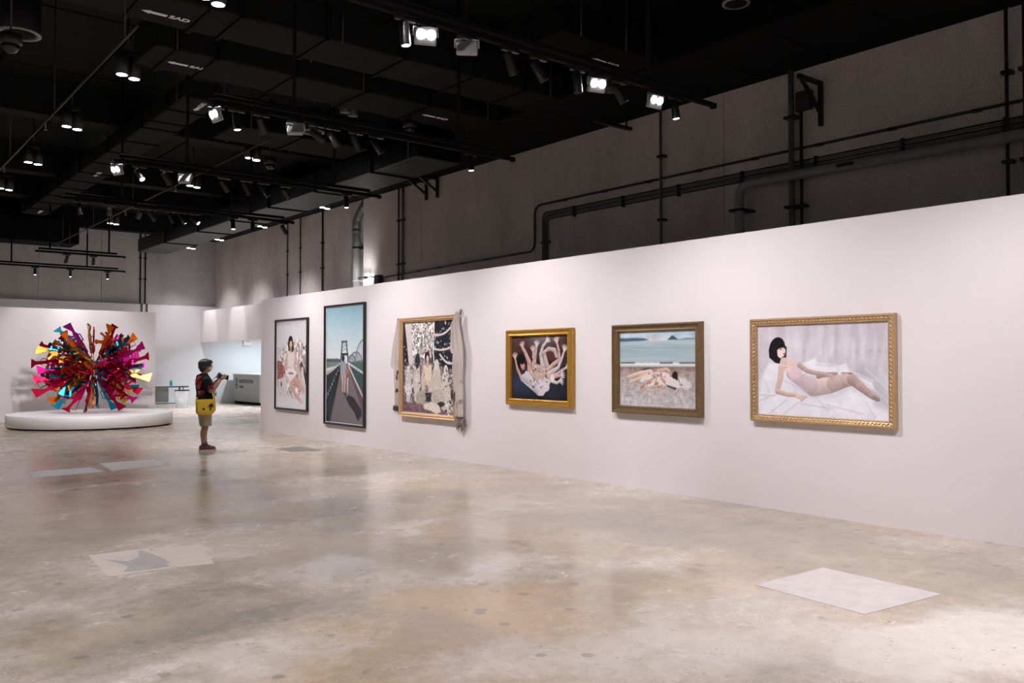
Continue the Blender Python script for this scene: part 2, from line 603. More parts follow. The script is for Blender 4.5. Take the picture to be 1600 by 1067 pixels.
# ceiling
ceil_o = struct('ceiling', MB().box(-9.2, -8, Z_SLAB, 19, 35, Z_SLAB + 0.2), M_CEIL)


# ------------------------------------------------------------------ ceiling beams, bulkheads, ducts
def beam(name, x0, y0, z0, x1, y1, z1, m):
    return struct(name, MB().box(x0, y0, z0, x1, y1, z1), m)


for i, (ya, yb) in enumerate(((17.76, 18.2), (23.3, 23.75), (26.7, 27.3), (31.75, 32.2))):
    beam('trim_%d' % (i + 1), -8.9, ya, 6.23, 9.9, yb, Z_SLAB, M_DUCT)
# boarded bulkhead along the concrete wall
bulk = struct('trim_5', MB().box(9.95, -7.8, 6.24, XC, 21.3, Z_SLAB), M_CEIL)
for k in range(24):
    y = -7.5 + k * 1.2
    obj('ceiling_panel', MB().box(10.0, y + 0.012, 6.2, XC - 0.005, y + 1.188, 6.24), M_DUCT, bulk)
bulk2 = struct('trim_6', MB().box(9.95, 21.35, 6.44, XF, 34.2, Z_SLAB), M_CEIL)
for k in range(10):
    y = 21.4 + k * 1.2
    obj('ceiling_panel', MB().box(10.0, y + 0.012, 6.4, XF - 0.005, y + 1.188, 6.44), M_DUCT, bulk2)
# roof panels of the slab between the beams
slabm = mat('roof_deck_panel', (0.009, 0.0105, 0.0112, 1), 0.85, noise=0.25, scale=2, spec=0.08)
for i in range(11):
    for k in range(12):
        x = -6.3 + i * 1.45
        y = -1.0 + k * 3.0
        obj('roof_panel', MB().box(x + 0.03, y + 0.03, Z_SLAB - 0.035, x + 1.42, y + 2.97, Z_SLAB), slabm, ceil_o)


def duct(name, label, x0, y0, x1, y1, zb, zt, joints, axis, m, hangers=True):
    t = thing(name, label, 'air duct', ((x0 + x1) / 2, (y0 + y1) / 2, zb))
    cx, cy = (x0 + x1) / 2, (y0 + y1) / 2
    w, d = x1 - x0, y1 - y0
    cuts = sorted(joints)
    lo, hi = (x0, x1) if axis == 'x' else (y0, y1)
    cuts = [lo] + [c for c in cuts if lo < c < hi] + [hi]
    for a, b2 in zip(cuts[:-1], cuts[1:]):
        if axis == 'x':
            mb = MB().bbox(((a + b2) / 2 - cx, 0, (zt - zb) / 2), (b2 - a - 0.02, d, zt - zb), 0.03, 2)
        else:
            mb = MB().bbox((0, (a + b2) / 2 - cy, (zt - zb) / 2), (w, b2 - a - 0.02, zt - zb), 0.03, 2)
        obj('duct_section', mb, m, t)
    for c in cuts[1:-1]:
        mb = MB()
        if axis == 'x':
            mb.box(c - cx - 0.03, -d / 2 - 0.02, -0.022, c - cx + 0.03, d / 2 + 0.02, zt - zb + 0.02)
        else:
            mb.box(-w / 2 - 0.02, c - cy - 0.03, -0.022, w / 2 + 0.02, c - cy + 0.03, zt - zb + 0.02)
        obj('flange', mb, M_BLACKM, t)
    if hangers:
        for c in (cuts[0] + 0.3, (lo + hi) / 2 + 0.2, cuts[-1] - 0.3):
            for s in (-1, 1):
                if axis == 'x':
                    p = (c - cx, s * (d / 2 + 0.025))
                else:
                    p = (s * (w / 2 + 0.025), c - cy)
                obj('hanger_rod', MB().tube([(p[0], p[1], -0.01), (p[0], p[1], Z_SLAB - zb)], 0.011, 6), M_BLACK, t)
    return t


B1 = duct('air_duct', 'wide flat charcoal duct crossing overhead nearest the camera, white arrow on its underside', 1.0, 10.28, 9.4, 11.18, 5.9, 6.35,
          [2.0, 2.91, 3.67, 4.05, 5.2, 6.4, 7.6, 8.6], 'x', M_DUCT)
B2 = duct('air_duct', 'second wide flat charcoal duct crossing overhead, arrow sticker partly behind a pipe', 3.47, 11.93, 9.4, 12.92, 5.9, 6.45,
          [3.78, 4.34, 5.5, 6.7, 7.9], 'x', M_DUCT)
DA = duct('air_duct', 'long charcoal duct running away towards the sculpture, ribbed with flanges', 4.54, 13.95, 5.17, 28.0, 5.9, 6.2,
          [14.85, 15.74, 16.28, 17.49, 18.6, 19.8, 21.0, 22.1, 23.2, 24.4, 25.6, 26.8], 'y', M_DUCT)
DE = duct('air_duct', 'big duct in crumpled dark wrapping beside the concrete wall bulkhead', 8.55, 13.3, 9.55, 31.0, 5.42, 5.86,
          [15.0, 17.5, 20.0, 22.5, 25.0, 28.0], 'y', M_INSUL)
DF = duct('air_duct', 'deep black duct over the left side of the hall in front of the back wall', -3.5, 30.4, 6.6, 31.6, 5.45, 6.2,
          [-1.0, 1.5, 4.0], 'x', M_BLACKM)
DG = duct('air_duct', 'black duct crossing behind the second track of spotlights', 5.6, 14.6, 8.3, 15.7, 5.75, 6.3, [6.9], 'x', M_BLACKM)


# supply air stickers
def sticker(parent, x, y, z, rz, s=1.0):
    """arrow and the letters SAD, flat under a duct, read from below"""
    mb = MB()
    hw = 0.05 * s
    mb.prism([(0, 0), (-0.16 * s, 0.085 * s), (-0.16 * s, hw), (-0.46 * s, hw), (-0.46 * s, -hw), (-0.16 * s, -hw), (-0.16 * s, -0.085 * s)], 0, 0.003)
    M = Matrix.Translation((x, y, z)) @ Matrix.Rotation(rz, 4, 'Z')
    for i in range(len(mb.v)):
        mb.v[i] = M @ mb.v[i]
    obj('arrow_sticker', mb, M_SIGN, parent)
    me = text_mesh('SAD', 0.20 * s, 0.0015, 0.004)
    # mirror so that it reads correctly from underneath
    T = M @ Matrix.Translation((-0.5 * s, 0, 0)) @ Matrix.Rotation(PI, 4, 'X') @ Matrix.Rotation(PI, 4, 'Z') @ Matrix.Translation((0, -0.055 * s, 0))
    me.transform(T)
    obj('letter_sticker', me, M_SIGN, parent)


def loc(p, t):
    return (p[0] - t.location.x, p[1] - t.location.y, p[2] - t.location.z)


sticker(B1, *loc((3.0, 10.83, 5.896), B1), PI, .66)
sticker(B2, *loc((3.80, 12.48, 5.896), B2), PI, .66)
sticker(DA, *loc((4.93, 14.65, 5.896), DA), PI / 2, 0.62)
sticker(DA, *loc((4.92, 21.3, 5.896), DA), PI / 2, 0.62)
sticker(DA, *loc((4.90, 27.6, 5.896), DA), PI / 2, 0.62)
DH = duct('air_duct', 'short charcoal duct above the far end of the nearest track, small arrow sticker', 7.4, 8.1, 9.3, 9.05, 5.9, 6.3, [8.3], 'x', M_CEIL)
sticker(DH, *loc((8.4, 8.6, 5.896), DH), PI, 0.6)
sticker(B2, *loc((8.05, 12.4, 5.896), B2), PI, 0.6)

# sprinkler and service pipes
def pipe_thing(name, label, pts, r, m, cat='pipe', clamps=(), n=8, cm=None):
    o = thing(name, label, cat, pts[0])
    b0 = Vector(pts[0])
    obj('pipe_run', MB().tube([Vector(p) - b0 for p in pts], r, n), m, o)
    for c in clamps:
        obj('clamp', c, cm or M_BLACK, o)
    return o


def rods(pts, z, top=Z_SLAB):
    out = []
    for p in pts:
        out.append(p)
    return out


for (x, ya, yb, z, lab) in ((5.60, 13.0, 29.0, 5.2, 'thin dark sprinkler pipe running away from the camera above the middle tracks'),
                            (2.60, 9.5, 28.0, 5.2, 'thin dark sprinkler pipe running away above the left end of the tracks')):
    t = thing('sprinkler_pipe', lab, 'pipe', (x, ya, z))
    obj('pipe_run', MB().tube([(0, 0, 0), (0, yb - ya, 0)], 0.016, 8), M_BLACK, t)
    k = 0.5
    while k < yb - ya:
        obj('hanger_rod', MB().tube([(0, k, 0.02), (0, k, Z_SLAB - z)], 0.008, 6), M_BLACK, t)
        if k > 1.5:
            mb = MB()
            mb.tube([(0, k + 0.6, -0.015), (0, k + 0.6, -0.09)], 0.012, 6)
            mb.lathe([(0.004, -0.13), (0.028, -0.125), (0.028, -0.12), (0.01, -0.11), (0.01, -0.085)], 8, Matrix.Translation((0, k + 0.6, 0)))
            obj('sprinkler_head', mb, M_STEEL, t)
        k += 3.6


# ------------------------------------------------------------------ twin downlights
def can_mesh():
    return MB().lathe([(0.085, 0.0), (0.092, 0.0), (0.092, 0.30), (0.085, 0.31)], 20)


CAN_ME = None
LENS_ME = None
BOX_ME = None
ROD_ME = None


def downlight(x, y, lab, lit=True, energy=None, top=Z_SLAB):
    global CAN_ME, LENS_ME, BOX_ME, ROD_ME
    z = 5.9
    t = thing('twin_downlight', lab, 'ceiling light', (x, y, z), 0, 'paired ceiling downlights')
    if CAN_ME is None:
        CAN_ME = can_mesh().mesh('can')
        CAN_ME.materials.append(M_BLACK)
        LENS_ME = MB().lathe([(0.003, -0.003), (0.074, -0.003), (0.074, 0.006), (0.003, 0.006)], 20).mesh('lens')
        LENS_ME.materials.append(M_LENS)
        BOX_ME = MB().bbox((0, 0, 0.34), (0.26, 0.16, 0.07), 0.01).mesh('housing')
        BOX_ME.materials.append(M_BLACK)
        ROD_ME = MB().tube([(0, 0, 0.375), (0, 0, Z_SLAB - z)], 0.013, 6).mesh('stem')
        ROD_ME.materials.append(M_BLACK)
    obj('housing', BOX_ME, None, t)
    st = obj('stem', ROD_ME, None, t)
    if top < Z_SLAB:
        st.data = MB().tube([(0, 0, .375), (0, 0, top - z)], .013, 6).mesh('stem')
        st.data.materials.append(M_BLACK)
    for s in (-1, 1):
        c = obj('can', CAN_ME, None, t)
        c.location = (s * 0.10, s * 0.05, 0)
        if lit:
            l = obj('lens', LENS_ME, None, c)
        else:
            me = LENS_ME.copy()
            me.materials.clear()
            me.materials.append(M_DIM)
            l = obj('lens', me, None, c)
    if lit:
        add_spot('downlight_lamp', t, (0, 0, -0.02), (0, 0, -1), energy or E_DOWN, 104, 1.0, 0.09)


ORD = ['first', 'second', 'third', 'fourth', 'fifth', 'sixth', 'seventh', 'eighth']
for rname, x, ys in (('left', 3.57, (10.05, 13.53, 17.15, 20.74, 24.3, 27.8)),
                     ('middle', 7.08, (13.2, 17.4, 21.05, 24.6, 28.3)),
                     ):
    for i, y in enumerate(ys):
        downlight(x, y, '%s pair of black cylinder downlights from the camera, %s row' % (ORD[i], rname), lit=not (x > 7 and i == 0))
for i, y in enumerate((21.7, 25.98, 29.7, 32.6)):
    downlight(10.9, y, '%s pair of black downlights from the camera, row beside the concrete wall' % ORD[i], top=6.4, energy=430 if y > 25 else None)
AISLE = {3.0: 'just ahead of the camera', -1.0: 'behind it', 6.5: 'level with the nearest track', 2.5: 'beside the camera', 10.1: 'level with the first duct',
         13.6: 'level with the third track', 17.1: 'level with the fourth track', 20.7: 'level with the wall end', 24.3: 'level with the plinth',
         -0.8: 'behind the camera', 8.0: 'nearest', 15.0: 'middle', 22.0: 'farthest', 6.2: 'under the nearest track'}
for x, y in ((3.57, 3.0), (3.57, -1.0), (0.0, 6.5), (0.0, 2.5), (0.0, 10.1), (0.0, 13.6), (0.0, 17.1), (0.0, 20.7), (0.0, 24.3), (6.2, -0.8), (-3.6, 8.0), (-3.6, 15.0), (-3.6, 22.0), (3.2, 6.2)):  # downlights added out of view to light the floor
    downlight(x, y, 'black twin downlight added unseen, over %s, %s' % ({3.57: 'the left row', 0.0: 'the far left aisle', -3.6: 'the outer left aisle', 6.2: 'the right aisle', 3.2: 'the open floor'}[x], AISLE[y]), energy=(400 if x < 1 else 290) if y < 8 else None)
for i, (x, y) in enumerate(((6.6, -3.6), (3.0, -5.0), (-1.0, -5.0), (-5.5, -2.0), (-5.5, 4.0), (-6.5, 11.0))):  # unseen downlights added for bounced light from behind the camera
    downlight(x, y, 'black twin downlight added unseen, %s one lighting the hall behind the camera' % ORD[i], energy=620)
downlight(9.6, 9.45, 'unlit pair of dark cylinder downlights above the right end of the nearest track', lit=False)


# ------------------------------------------------------------------ lighting tracks and their heads
def track(label, x0, x1, y, rod_x, z=4.6):
    t = thing('lighting_track', label, 'lighting track', (x0, y, z), 0, 'suspended lighting tracks')
    L = x1 - x0
    short = label.startswith('short')
    obj('rail', MB().bbox((L / 2, 0, 0.0), (L, 0.055, 0.05), 0.006).box(0.0, -0.02, -0.028, L - 0.12, 0.02, -0.024), M_BLACKM, t)
    obj('upper_channel', MB().bbox((L / 2 - 0.05, 0, 0.075), (L - 0.25, 0.05, 0.05), 0.006), M_BLACKM, t)
    obj('end_cap', MB().bbox((L + 0.02, 0, -0.01), (0.05, 0.07, 0.06), 0.008), M_BLACKM, t)
    for rx in rod_x:
        obj('hanging_rod', MB().tube([(rx - x0, 0, 0.1), (rx - x0, 0, (5.87 if short and rx < 5 else Z_SLAB) - z)], 0.024, 8), M_BLACKM, t)
    return t


def adapter(parent, rz=0.0):
    mb = MB().bbox((0, 0, 0.121), (0.20, 0.042, 0.035), 0.006)
    obj('adapter', mb, M_BLACK, parent)


def spot_head(label, x, y, d, lit=True, watts=0.0, deg=60, group=None, col=WARM):
    """small cylinder spotlight under a track; origin at the joint"""
    z = 4.43
    t = thing('track_spotlight', label, 'spotlight', (x, y, z), 0, group)
    adapter(t)
    obj('yoke', MB().tube([(0, 0, 0.11), (0, 0, 0.02)], 0.012, 6).bbox((0, 0, 0.02), (0.03, 0.05, 0.03), 0.004), M_BLACK, t)
    A = aim(d)
    A = A @ Matrix.Translation((0, 0, 0.0))
    body = MB().lathe([(0.03, 0.10), (0.042, 0.09), (0.044, -0.10), (0.047, -0.11), (0.040, -0.112), (0.036, -0.10)], 16, A)
    b = obj('lamp_body', body, M_BLACK, t)
    obj('lens', MB().lathe([(0.002, -0.1045), (0.036, -0.1045), (0.036, -0.098), (0.002, -0.098)], 14, A), M_LENS if lit else M_DIM, b)
    if lit and watts:
        p = A @ Vector((0, 0, -0.125))
        add_spot('spot_lamp', t, p, d, watts, deg, 0.7, 0.04, col)
    return t


def flood_head(label, x, y, d, lit=True, watts=0.0, deg=110, group=None):
    """square floodlight held in a bracket"""
    z = 4.50
    t = thing('track_floodlight', label, 'floodlight', (x, y, z), 0, group)
    mb = MB().bbox((0, 0, 0.051), (0.20, 0.042, 0.035), 0.006)
    obj('adapter', mb, M_BLACK, t)
    A = Matrix.Translation((0, 0, -0.045)) @ aim(d)
    br = MB().tube([(0, 0, 0.04), (0, 0, 0.028)], 0.012, 6)
    for s in (-1, 1):
        p = A @ Vector((s * 0.105, 0, 0.0))
        br.tube([(s * 0.03, 0, 0.035), (p.x, p.y, 0.026), (p.x, p.y, p.z)], 0.010, 6)
    br.tube([(-0.04, 0, 0.037), (0.04, 0, 0.037)], 0.012, 6)
    obj('bracket', br, M_FLOODGREY, t)
    h = obj('lamp_head', MB().bbox((0, 0, 0.0), (0.19, 0.15, 0.055), 0.012, 2, A), M_FLOODGREY, t)
    for s in (-1, 1):
        obj('led', MB().lathe([(0.002, -0.034), (0.038, -0.032), (0.040, -0.027), (0.002, -0.026)], 14, A @ Matrix.Translation((s * 0.044, 0.015, 0))),
            M_LED if lit else M_DIM, h)
    if lit and watts:
        add_spot('flood_lamp', t, A @ Vector((0, 0, -0.06)), d, watts, deg, 0.8, 0.07)
    return t


M_FLOODGREY = mat('floodlight_grey_metal', (0.32, 0.32, 0.33, 1), 0.4, 0.2, noise=0.05)
TR = [('nearest long black lighting track hanging across the top of the picture', 2.9, 7.99, 6.2, (4.49, 6.9)),
      ('second black lighting track, hung on a thick rod left of centre', 3.42, 7.85, 9.7, (4.46, 6.9)),
      ('third black lighting track back from the camera', 3.36, 7.78, 13.4, (4.41, 6.9)),
      ('fourth black lighting track back, its end before the grey pipe', 3.38, 7.80, 17.04, (4.41, 6.9)),
      ('short black lighting track above the sculpture, against the back wall', 4.50, 6.72, 25.7, (4.85, 6.33)),
      ('farthest lighting track, low across the concrete back wall at the left', 2.2, 7.80, 29.8, (2.6, 4.58, 6.69)),
      ('lighting track added behind the camera position, outside the picture', 3.0, 7.8, 2.6, (4.4, 6.9))]  # unseen track, added to carry extra light onto the near wall
for lab, a, b_, y, rr in TR:
    track(lab, a, b_, y, rr)

WALLD = (1.0, 0.0, -0.75)
G1 = 'heads on the nearest track'
spot_head('small black cylinder spotlight beside the bright flood at the top of the picture', 3.85, 6.2, (0.05, -0.1, -1), True, 40, 60, G1)
flood_head('bright twin floodlight facing the camera, leftmost on the nearest track', 4.06, 6.2, (-0.45, -1, -0.42), True, E_FLOOD, 120, G1)
flood_head('unlit grey floodlight bracket under the rod of the nearest track', 4.50, 6.2, (0.55, 0.8, -0.55), False, 0, 110, G1)
spot_head('dark cylinder spotlight left of the second bright flood on the nearest track', 5.86, 6.2, (0.25, 0.1, -1), True, 0, 60, G1)
flood_head('bright twin floodlight facing the camera, middle of the nearest track', 6.13, 6.2, (-0.3, -1, -0.42), True, E_FLOOD, 120, G1)
spot_head('dark tilted cylinder spotlight right of the middle bright flood', 6.45, 6.2, (0.55, -0.2, -0.9), False, 0, 60, G1)
flood_head('bright floodlight facing the camera, rightmost on the nearest track', 7.01, 6.2, (-0.1, -1, -0.42), True, E_FLOOD, 120, G1)
spot_head('lit black cylinder spotlight hanging straight down at the right end of the nearest track', 7.34, 6.2, (0.05, -0.1, -1), True, 20, 60, G1)
G2 = 'heads on the second track'
flood_head('white-lit floodlight at the left end of the second track', 3.51, 9.7, (-1, -0.12, -0.4), True, E_FLOOD, 120, G2)
spot_head('lit cylinder pointing down next to the left flood of the second track', 3.75, 9.7, (0.05, -0.15, -1), True, 40, 60, G2)
spot_head('dark cylinder left of the grey bracket on the second track', 4.05, 9.7, (0.5, 0.5, -0.7), True, 0, 60, G2)
flood_head('unlit pale floodlight bracket under the thick rod of the second track', 4.48, 9.7, (0.55, 0.8, -0.55), False, 0, 110, G2)
spot_head('tilted cylinder with a lit lens right of the pale bracket on the second track', 4.76, 9.7, (0.8, -0.2, -0.5), True, 0, 60, G2)
spot_head('tilted dark cylinder, next after the lit one right of the pale bracket', 4.98, 9.7, (0.7, 0.3, -0.7), False, 0, 60, G2)
spot_head('lit cylinder hanging down near the right end of the second track', 7.11, 9.7, (0.0, -0.1, -1), True, 20, 60, G2)
G3 = 'heads on the third track'
flood_head('white-lit floodlight at the left end of the third track', 3.40, 13.4, (-0.9, -0.38, -0.45), True, E_FLOOD, 120, G3)
spot_head('cylinder with small lit lens next to the left flood of the third track', 3.71, 13.4, (0.2, -0.6, -0.7), True, 30, 60, G3)
spot_head('grey-edged dark cylinder left of the bracket on the third track', 4.10, 13.4, (0.6, 0.3, -0.7), False, 0, 60, G3)
flood_head('unlit pale floodlight bracket on the third track', 4.38, 13.4, (0.6, 0.7, -0.5), False, 0, 110, G3)
spot_head('tilted dark cylinder right of the bracket on the third track', 4.99, 13.4, (0.7, 0.3, -0.7), False, 0, 60, G3)
spot_head('dark cylinder halfway along the third track', 6.03, 13.4, (0.7, 0.3, -0.7), False, 0, 60, G3)
spot_head('lit cylinder hanging down near the right end of the third track', 7.14, 13.4, (0.0, -0.1, -1), True, 20, 60, G3)
G4 = 'heads on the fourth track'
spot_head('dim cylinder at the left end of the fourth track', 3.69, 17.04, (0.1, -0.3, -1), False, 0, 60, G4)
spot_head('tilted pale cylinder on the left half of the fourth track', 4.95, 17.04, (0.7, 0.3, -0.7), False, 0, 60, G4)
spot_head('cylinder with a lit lens in the middle of the fourth track', 5.76, 17.04, (0.5, -0.6, -0.6), True, 20, 60, G4)
spot_head('lit cylinder right of the middle on the fourth track', 6.53, 17.04, (0.0, -0.2, -1), True, 20, 60, G4)
spot_head('unlit dark cylinder hanging down on the right half of the fourth track', 6.94, 17.04, (0.0, 0.0, -1), False, 0, 60, G4)
spot_head('black spotlight at the right tip of the fourth track', 7.62, 17.04, (0.6, 0.2, -0.7), False, 0, 60, G4)
G5 = 'heads on the short track above the sculpture'
spot_head('left black spotlight on the short track above the sculpture', 5.26, 25.7, (-0.1, 0.6, -0.8), True, 60, 75, G5)
spot_head('right black spotlight on the short track above the sculpture', 5.93, 25.7, (0.1, 0.6, -0.8), True, 60, 75, G5)
G6 = 'heads on the farthest track'
for i, x in enumerate((5.22, 6.21, 7.3)):
    spot_head('%s small lit spotlight on the farthest track before the back wall' % ('left', 'middle', 'right')[i], x, 29.8, (0.0, -0.12, -1), True, 130, 120, G6)
# extra heads added to wash the long wall: they face away from the lens
WASH = [('nearest track', 6.2, (5.0, 5.35)), ('second track', 9.7, (5.3, 5.6)), ('third track', 13.4, (5.35, 5.65)), ('fourth track', 17.04, (5.3, 5.52)),
        ('added track behind the camera', 2.6, (4.6, 5.2))]
for nm, y, xs in WASH:
    for i, x in enumerate(xs):
        spot_head('%s added black spotlight turned to the white wall on the %s' % (('left', 'right')[i], nm), x, y,
                  (1.0, (0.32, -0.32)[i], -1.55), True, E_WALL, 104, 'added wall washers')
# spots added to brighten the sculpture and its wall, from the fourth track and the left row
spot_head('black spotlight added on the fourth track, aimed at the plinth', 4.72, 17.04, (0.11, 1, -0.40), True, 650, 44, G4)
spot_head('second black spotlight added on the fourth track, aimed at the plinth', 4.2, 17.04, (0.20, 1, -0.36), True, 500, 48, G4)

# unseen lamps put in for the header scallops, and lobby lamps
for i, y in enumerate((26.4, 29.6, 32.4)):
    t = thing('lobby_spotlight', '%s small unseen spotlight washing the white header over the registration opening' % ORD[i], 'spotlight', (11.05, y + .7, 5.95), 0, 'header spotlights')
    obj('lamp_body', MB().lathe([(0.03, 0.2), (0.045, 0.19), (0.045, 0.0), (0.038, -0.002)], 14), M_BLACK, t)
    obj('stem', MB().tube([(0, 0, 0.2), (0, 0, .44)], 0.01, 6), M_BLACK, t)
    add_spot('header_lamp', t, (0, 0, -0.03), (0.25, 0, -1), 300, 34, 0.6, 0.03)
for i, (x, y) in enumerate(((13.6, 31.5), (15.6, 31.5), (13.8, 27.0), (16.0, 27.0))):
    t = thing('lobby_downlight', '%s recessed white lamp over the registration lobby' % ORD[i], 'ceiling light', (x, y, 3.21), 0, 'lobby lamps')
    obj('trim_ring', MB().lathe([(0.10, 0), (0.15, 0), (0.15, 0.06), (0.10, 0.06)], 20), M_WHITE2, t)
    obj('lens', MB().lathe([(0.002, 0.01), (0.10, 0.01), (0.10, 0.03), (0.002, 0.03)], 20), M_LENS, t)
    obj('back_plate', MB().lathe([(.15, .06), (.15, .088)], 20), M_WHITE2, t)
    add_spot('lobby_lamp', t, (0, 0, -0.03), (0, 0.25, -1), 330, 150, 0.8, 0.12, COOL)

exec_later = []

# ------------------------------------------------------------------ painting the flat prints (colour only)
class Paint:
    def __init__(self, nx, ny, w, h, col):
        self.nx, self.ny, self.a = nx, ny, w / h
        self.U, self.V = np.meshgrid(np.linspace(0, 1, nx), np.linspace(0, 1, ny))
        self.X = self.U * self.a
        self.c = np.ones((ny, nx, 3)) * np.array(col, float)
        self.e = 1.2 / ny

    def put(self, m, col):
        m = np.clip(m, 0, 1)[..., None]
        self.c = self.c * (1 - m) + (col if isinstance(col, np.ndarray) else np.array(col, float)) * m

    def vgrad(self, stops):
        v = self.V
        for ch in range(3):
            self.c[..., ch] = np.interp(v, [s[0] for s in stops], [s[1][ch] for s in stops])

    def polym(self, pts, soft=1.0):
        inside = np.zeros_like(self.U, bool)
        d = np.full_like(self.U, 9.0)
        n = len(pts)
        for i in range(n):
            x0, y0 = pts[i][0] * self.a, pts[i][1]
            x1, y1 = pts[(i + 1) % n][0] * self.a, pts[(i + 1) % n][1]
            c = ((y0 > self.V) != (y1 > self.V))
            with np.errstate(divide='ignore', invalid='ignore'):
                xi = (x1 - x0) * (self.V - y0) / ((y1 - y0) if y1 != y0 else 1e-9) + x0
            inside ^= c & (self.X < xi)
            dx, dy = x1 - x0, y1 - y0
            t = np.clip(((self.X - x0) * dx + (self.V - y0) * dy) / (dx * dx + dy * dy + 1e-12), 0, 1)
            d = np.minimum(d, np.hypot(self.X - x0 - t * dx, self.V - y0 - t * dy))
        sd = np.where(inside, d, -d)
        return np.clip(sd / (self.e * soft) + 0.5, 0, 1)

    def poly(self, pts, col, soft=1.0, op=1.0):
        self.put(self.polym(pts, soft) * op, col)

    def ell(self, u, v, ru, rv, col, rot=0.0, soft=1.0, op=1.0):
        """ru, rv in units of the picture's height"""
        dx, dy = self.X - u * self.a, self.V - v
        c, s = math.cos(rot), math.sin(rot)
        q = np.hypot((dx * c + dy * s) / ru, (-dx * s + dy * c) / rv)
        self.put(np.clip((1 - q) * min(ru, rv) / (self.e * soft) + 0.5, 0, 1) * op, col)

    def limb(self, pts, col, shade=0.22, soft=1.0, op=1.0):
        """tapered strokes through (u, v, r); the lower side printed a little darker"""
        col = np.array(col, float)
        for (u0, v0, r0), (u1, v1, r1) in zip(pts[:-1], pts[1:]):
            x0, x1 = u0 * self.a, u1 * self.a
            dx, dy = x1 - x0, v1 - v0
            t = np.clip(((self.X - x0) * dx + (self.V - v0) * dy) / (dx * dx + dy * dy + 1e-12), 0, 1)
            r = r0 + (r1 - r0) * t
            px, py = self.X - x0 - t * dx, self.V - v0 - t * dy
            d = np.hypot(px, py)
            m = np.clip((r - d) / (self.e * soft) + 0.5, 0, 1) * op
            sh = 1 - shade * np.clip(py / np.maximum(r, 1e-6) * 0.5 + 0.5, 0, 1) ** 1.5
            self.put(m, col * sh[..., None])

    def line(self, u0, v0, u1, v1, r, col, op=1.0):
        self.limb([(u0, v0, r), (u1, v1, r)], col, 0.0, 1.0, op)

    def mottle(self, cells, seed, amt, octs=4, mask=None, sx=1.0):
        f = fbm(self.ny, self.nx, cells, seed, octs) - 0.5
        k = f * 2 * amt
        if mask is not None:
            k = k * mask
        self.c = self.c * (1 + k[..., None])

    def specks(self, u0, v0, u1, v1, n, rmin, rmax, cols, seed, op=0.9, stretch=1.0):
        r = np.random.default_rng(seed)
        for _ in range(n):
            rr = r.uniform(rmin, rmax)
            col = cols[r.integers(len(cols))]
            self.ell(r.uniform(u0, u1), r.uniform(v0, v1), rr, rr * stretch * r.uniform(0.5, 1.2), col, r.uniform(0, 3), 1.0, op)

    def build(self, name, w, h, depth, parent, rough=0.35):
        nx, ny = self.nx, self.ny
        ys = (0.5 - self.U) * w      # picture's left is towards +Y
        zs = (0.5 - self.V) * h
        co = np.stack([np.full(nx * ny, -depth), ys.ravel(), zs.ravel()], 1).astype(np.float32)
        ii = (np.arange(ny - 1)[:, None] * nx + np.arange(nx - 1)[None, :]).ravel()
        q = np.stack([ii, ii + nx, ii + nx + 1, ii + 1], 1).astype(np.int32)
        me = bpy.data.meshes.new(name)
        me.vertices.add(nx * ny)
        me.vertices.foreach_set('co', co.ravel())
        me.loops.add(len(q) * 4)
        me.loops.foreach_set('vertex_index', q.ravel())
        me.polygons.add(len(q))
        me.polygons.foreach_set('loop_start', np.arange(0, len(q) * 4, 4, dtype=np.int32))
        me.polygons.foreach_set('loop_total', np.full(len(q), 4, np.int32))
        me.update()
        s = np.clip(self.c / 255.0, 0, 1)
        lin = np.where(s <= 0.04045, s / 12.92, ((s + 0.055) / 1.055) ** 2.4) * 1.08
        rgba = np.concatenate([lin.reshape(-1, 3), np.ones((nx * ny, 1))], 1).astype(np.float32)
        at = me.color_attributes.new('print', 'FLOAT_COLOR', 'POINT')
        at.data.foreach_set('color', rgba.ravel())
        m = bpy.data.materials.new(name + '_paper')
        m.use_nodes = True
        b = m.node_tree.nodes['Principled BSDF']
        b.inputs['Roughness'].default_value = rough
        b.inputs['Specular IOR Level'].default_value = 0.3
        vc = m.node_tree.nodes.new('ShaderNodeVertexColor')
        vc.layer_name = 'print'
        m.node_tree.links.new(vc.outputs[0], b.inputs['Base Color'])
        return obj(name, me, m, parent)


def frame_mb(w, h, prof, rows=1):
    """mitred frame; prof = [(inset from outer edge, height off the wall)]"""
    mb = MB()
    rings = []
    for t, d in prof:
        a, b = w / 2 - t, h / 2 - t
        rings.append([(-d, a, b), (-d, -a, b), (-d, -a, -b), (-d, a, -b)])
    n = len(prof)
    vs = [p for r in rings for p in r]
    fs = []
    for i in range(n):
        k = (i + 1) % n
        for j in range(4):
            l = (j + 1) % 4
            fs.append((i * 4 + j, i * 4 + l, k * 4 + l, k * 4 + j))
    return mb.add(vs, fs)


def beads(w, h, t, d, step, r):
    """carved beads along the four sides, r = (across, along, off the wall)"""
    mb = MB()
    a, b = w / 2 - t, h / 2 - t
    n = int(2 * a / step)
    for i in range(n + 1):
        y = -a + 2 * a * i / n
        for z in (-b, b):
            mb.ell((-d, y, z), (r[2], r[1], r[0]), 8, 5)
    n = int(2 * b / step)
    for i in range(1, n):
        z = -b + 2 * b * i / n
        for y in (-a, a):
            mb.ell((-d, y, z), (r[2], r[0], r[1]), 8, 5)
    return mb


def picture(label, y0, y1, z0, z1):
    t = thing('framed_picture', label, 'picture', (XW - 0.004, (y0 + y1) / 2, (z0 + z1) / 2), 0, 'framed pictures on the long white wall')
    return t, abs(y1 - y0), z1 - z0


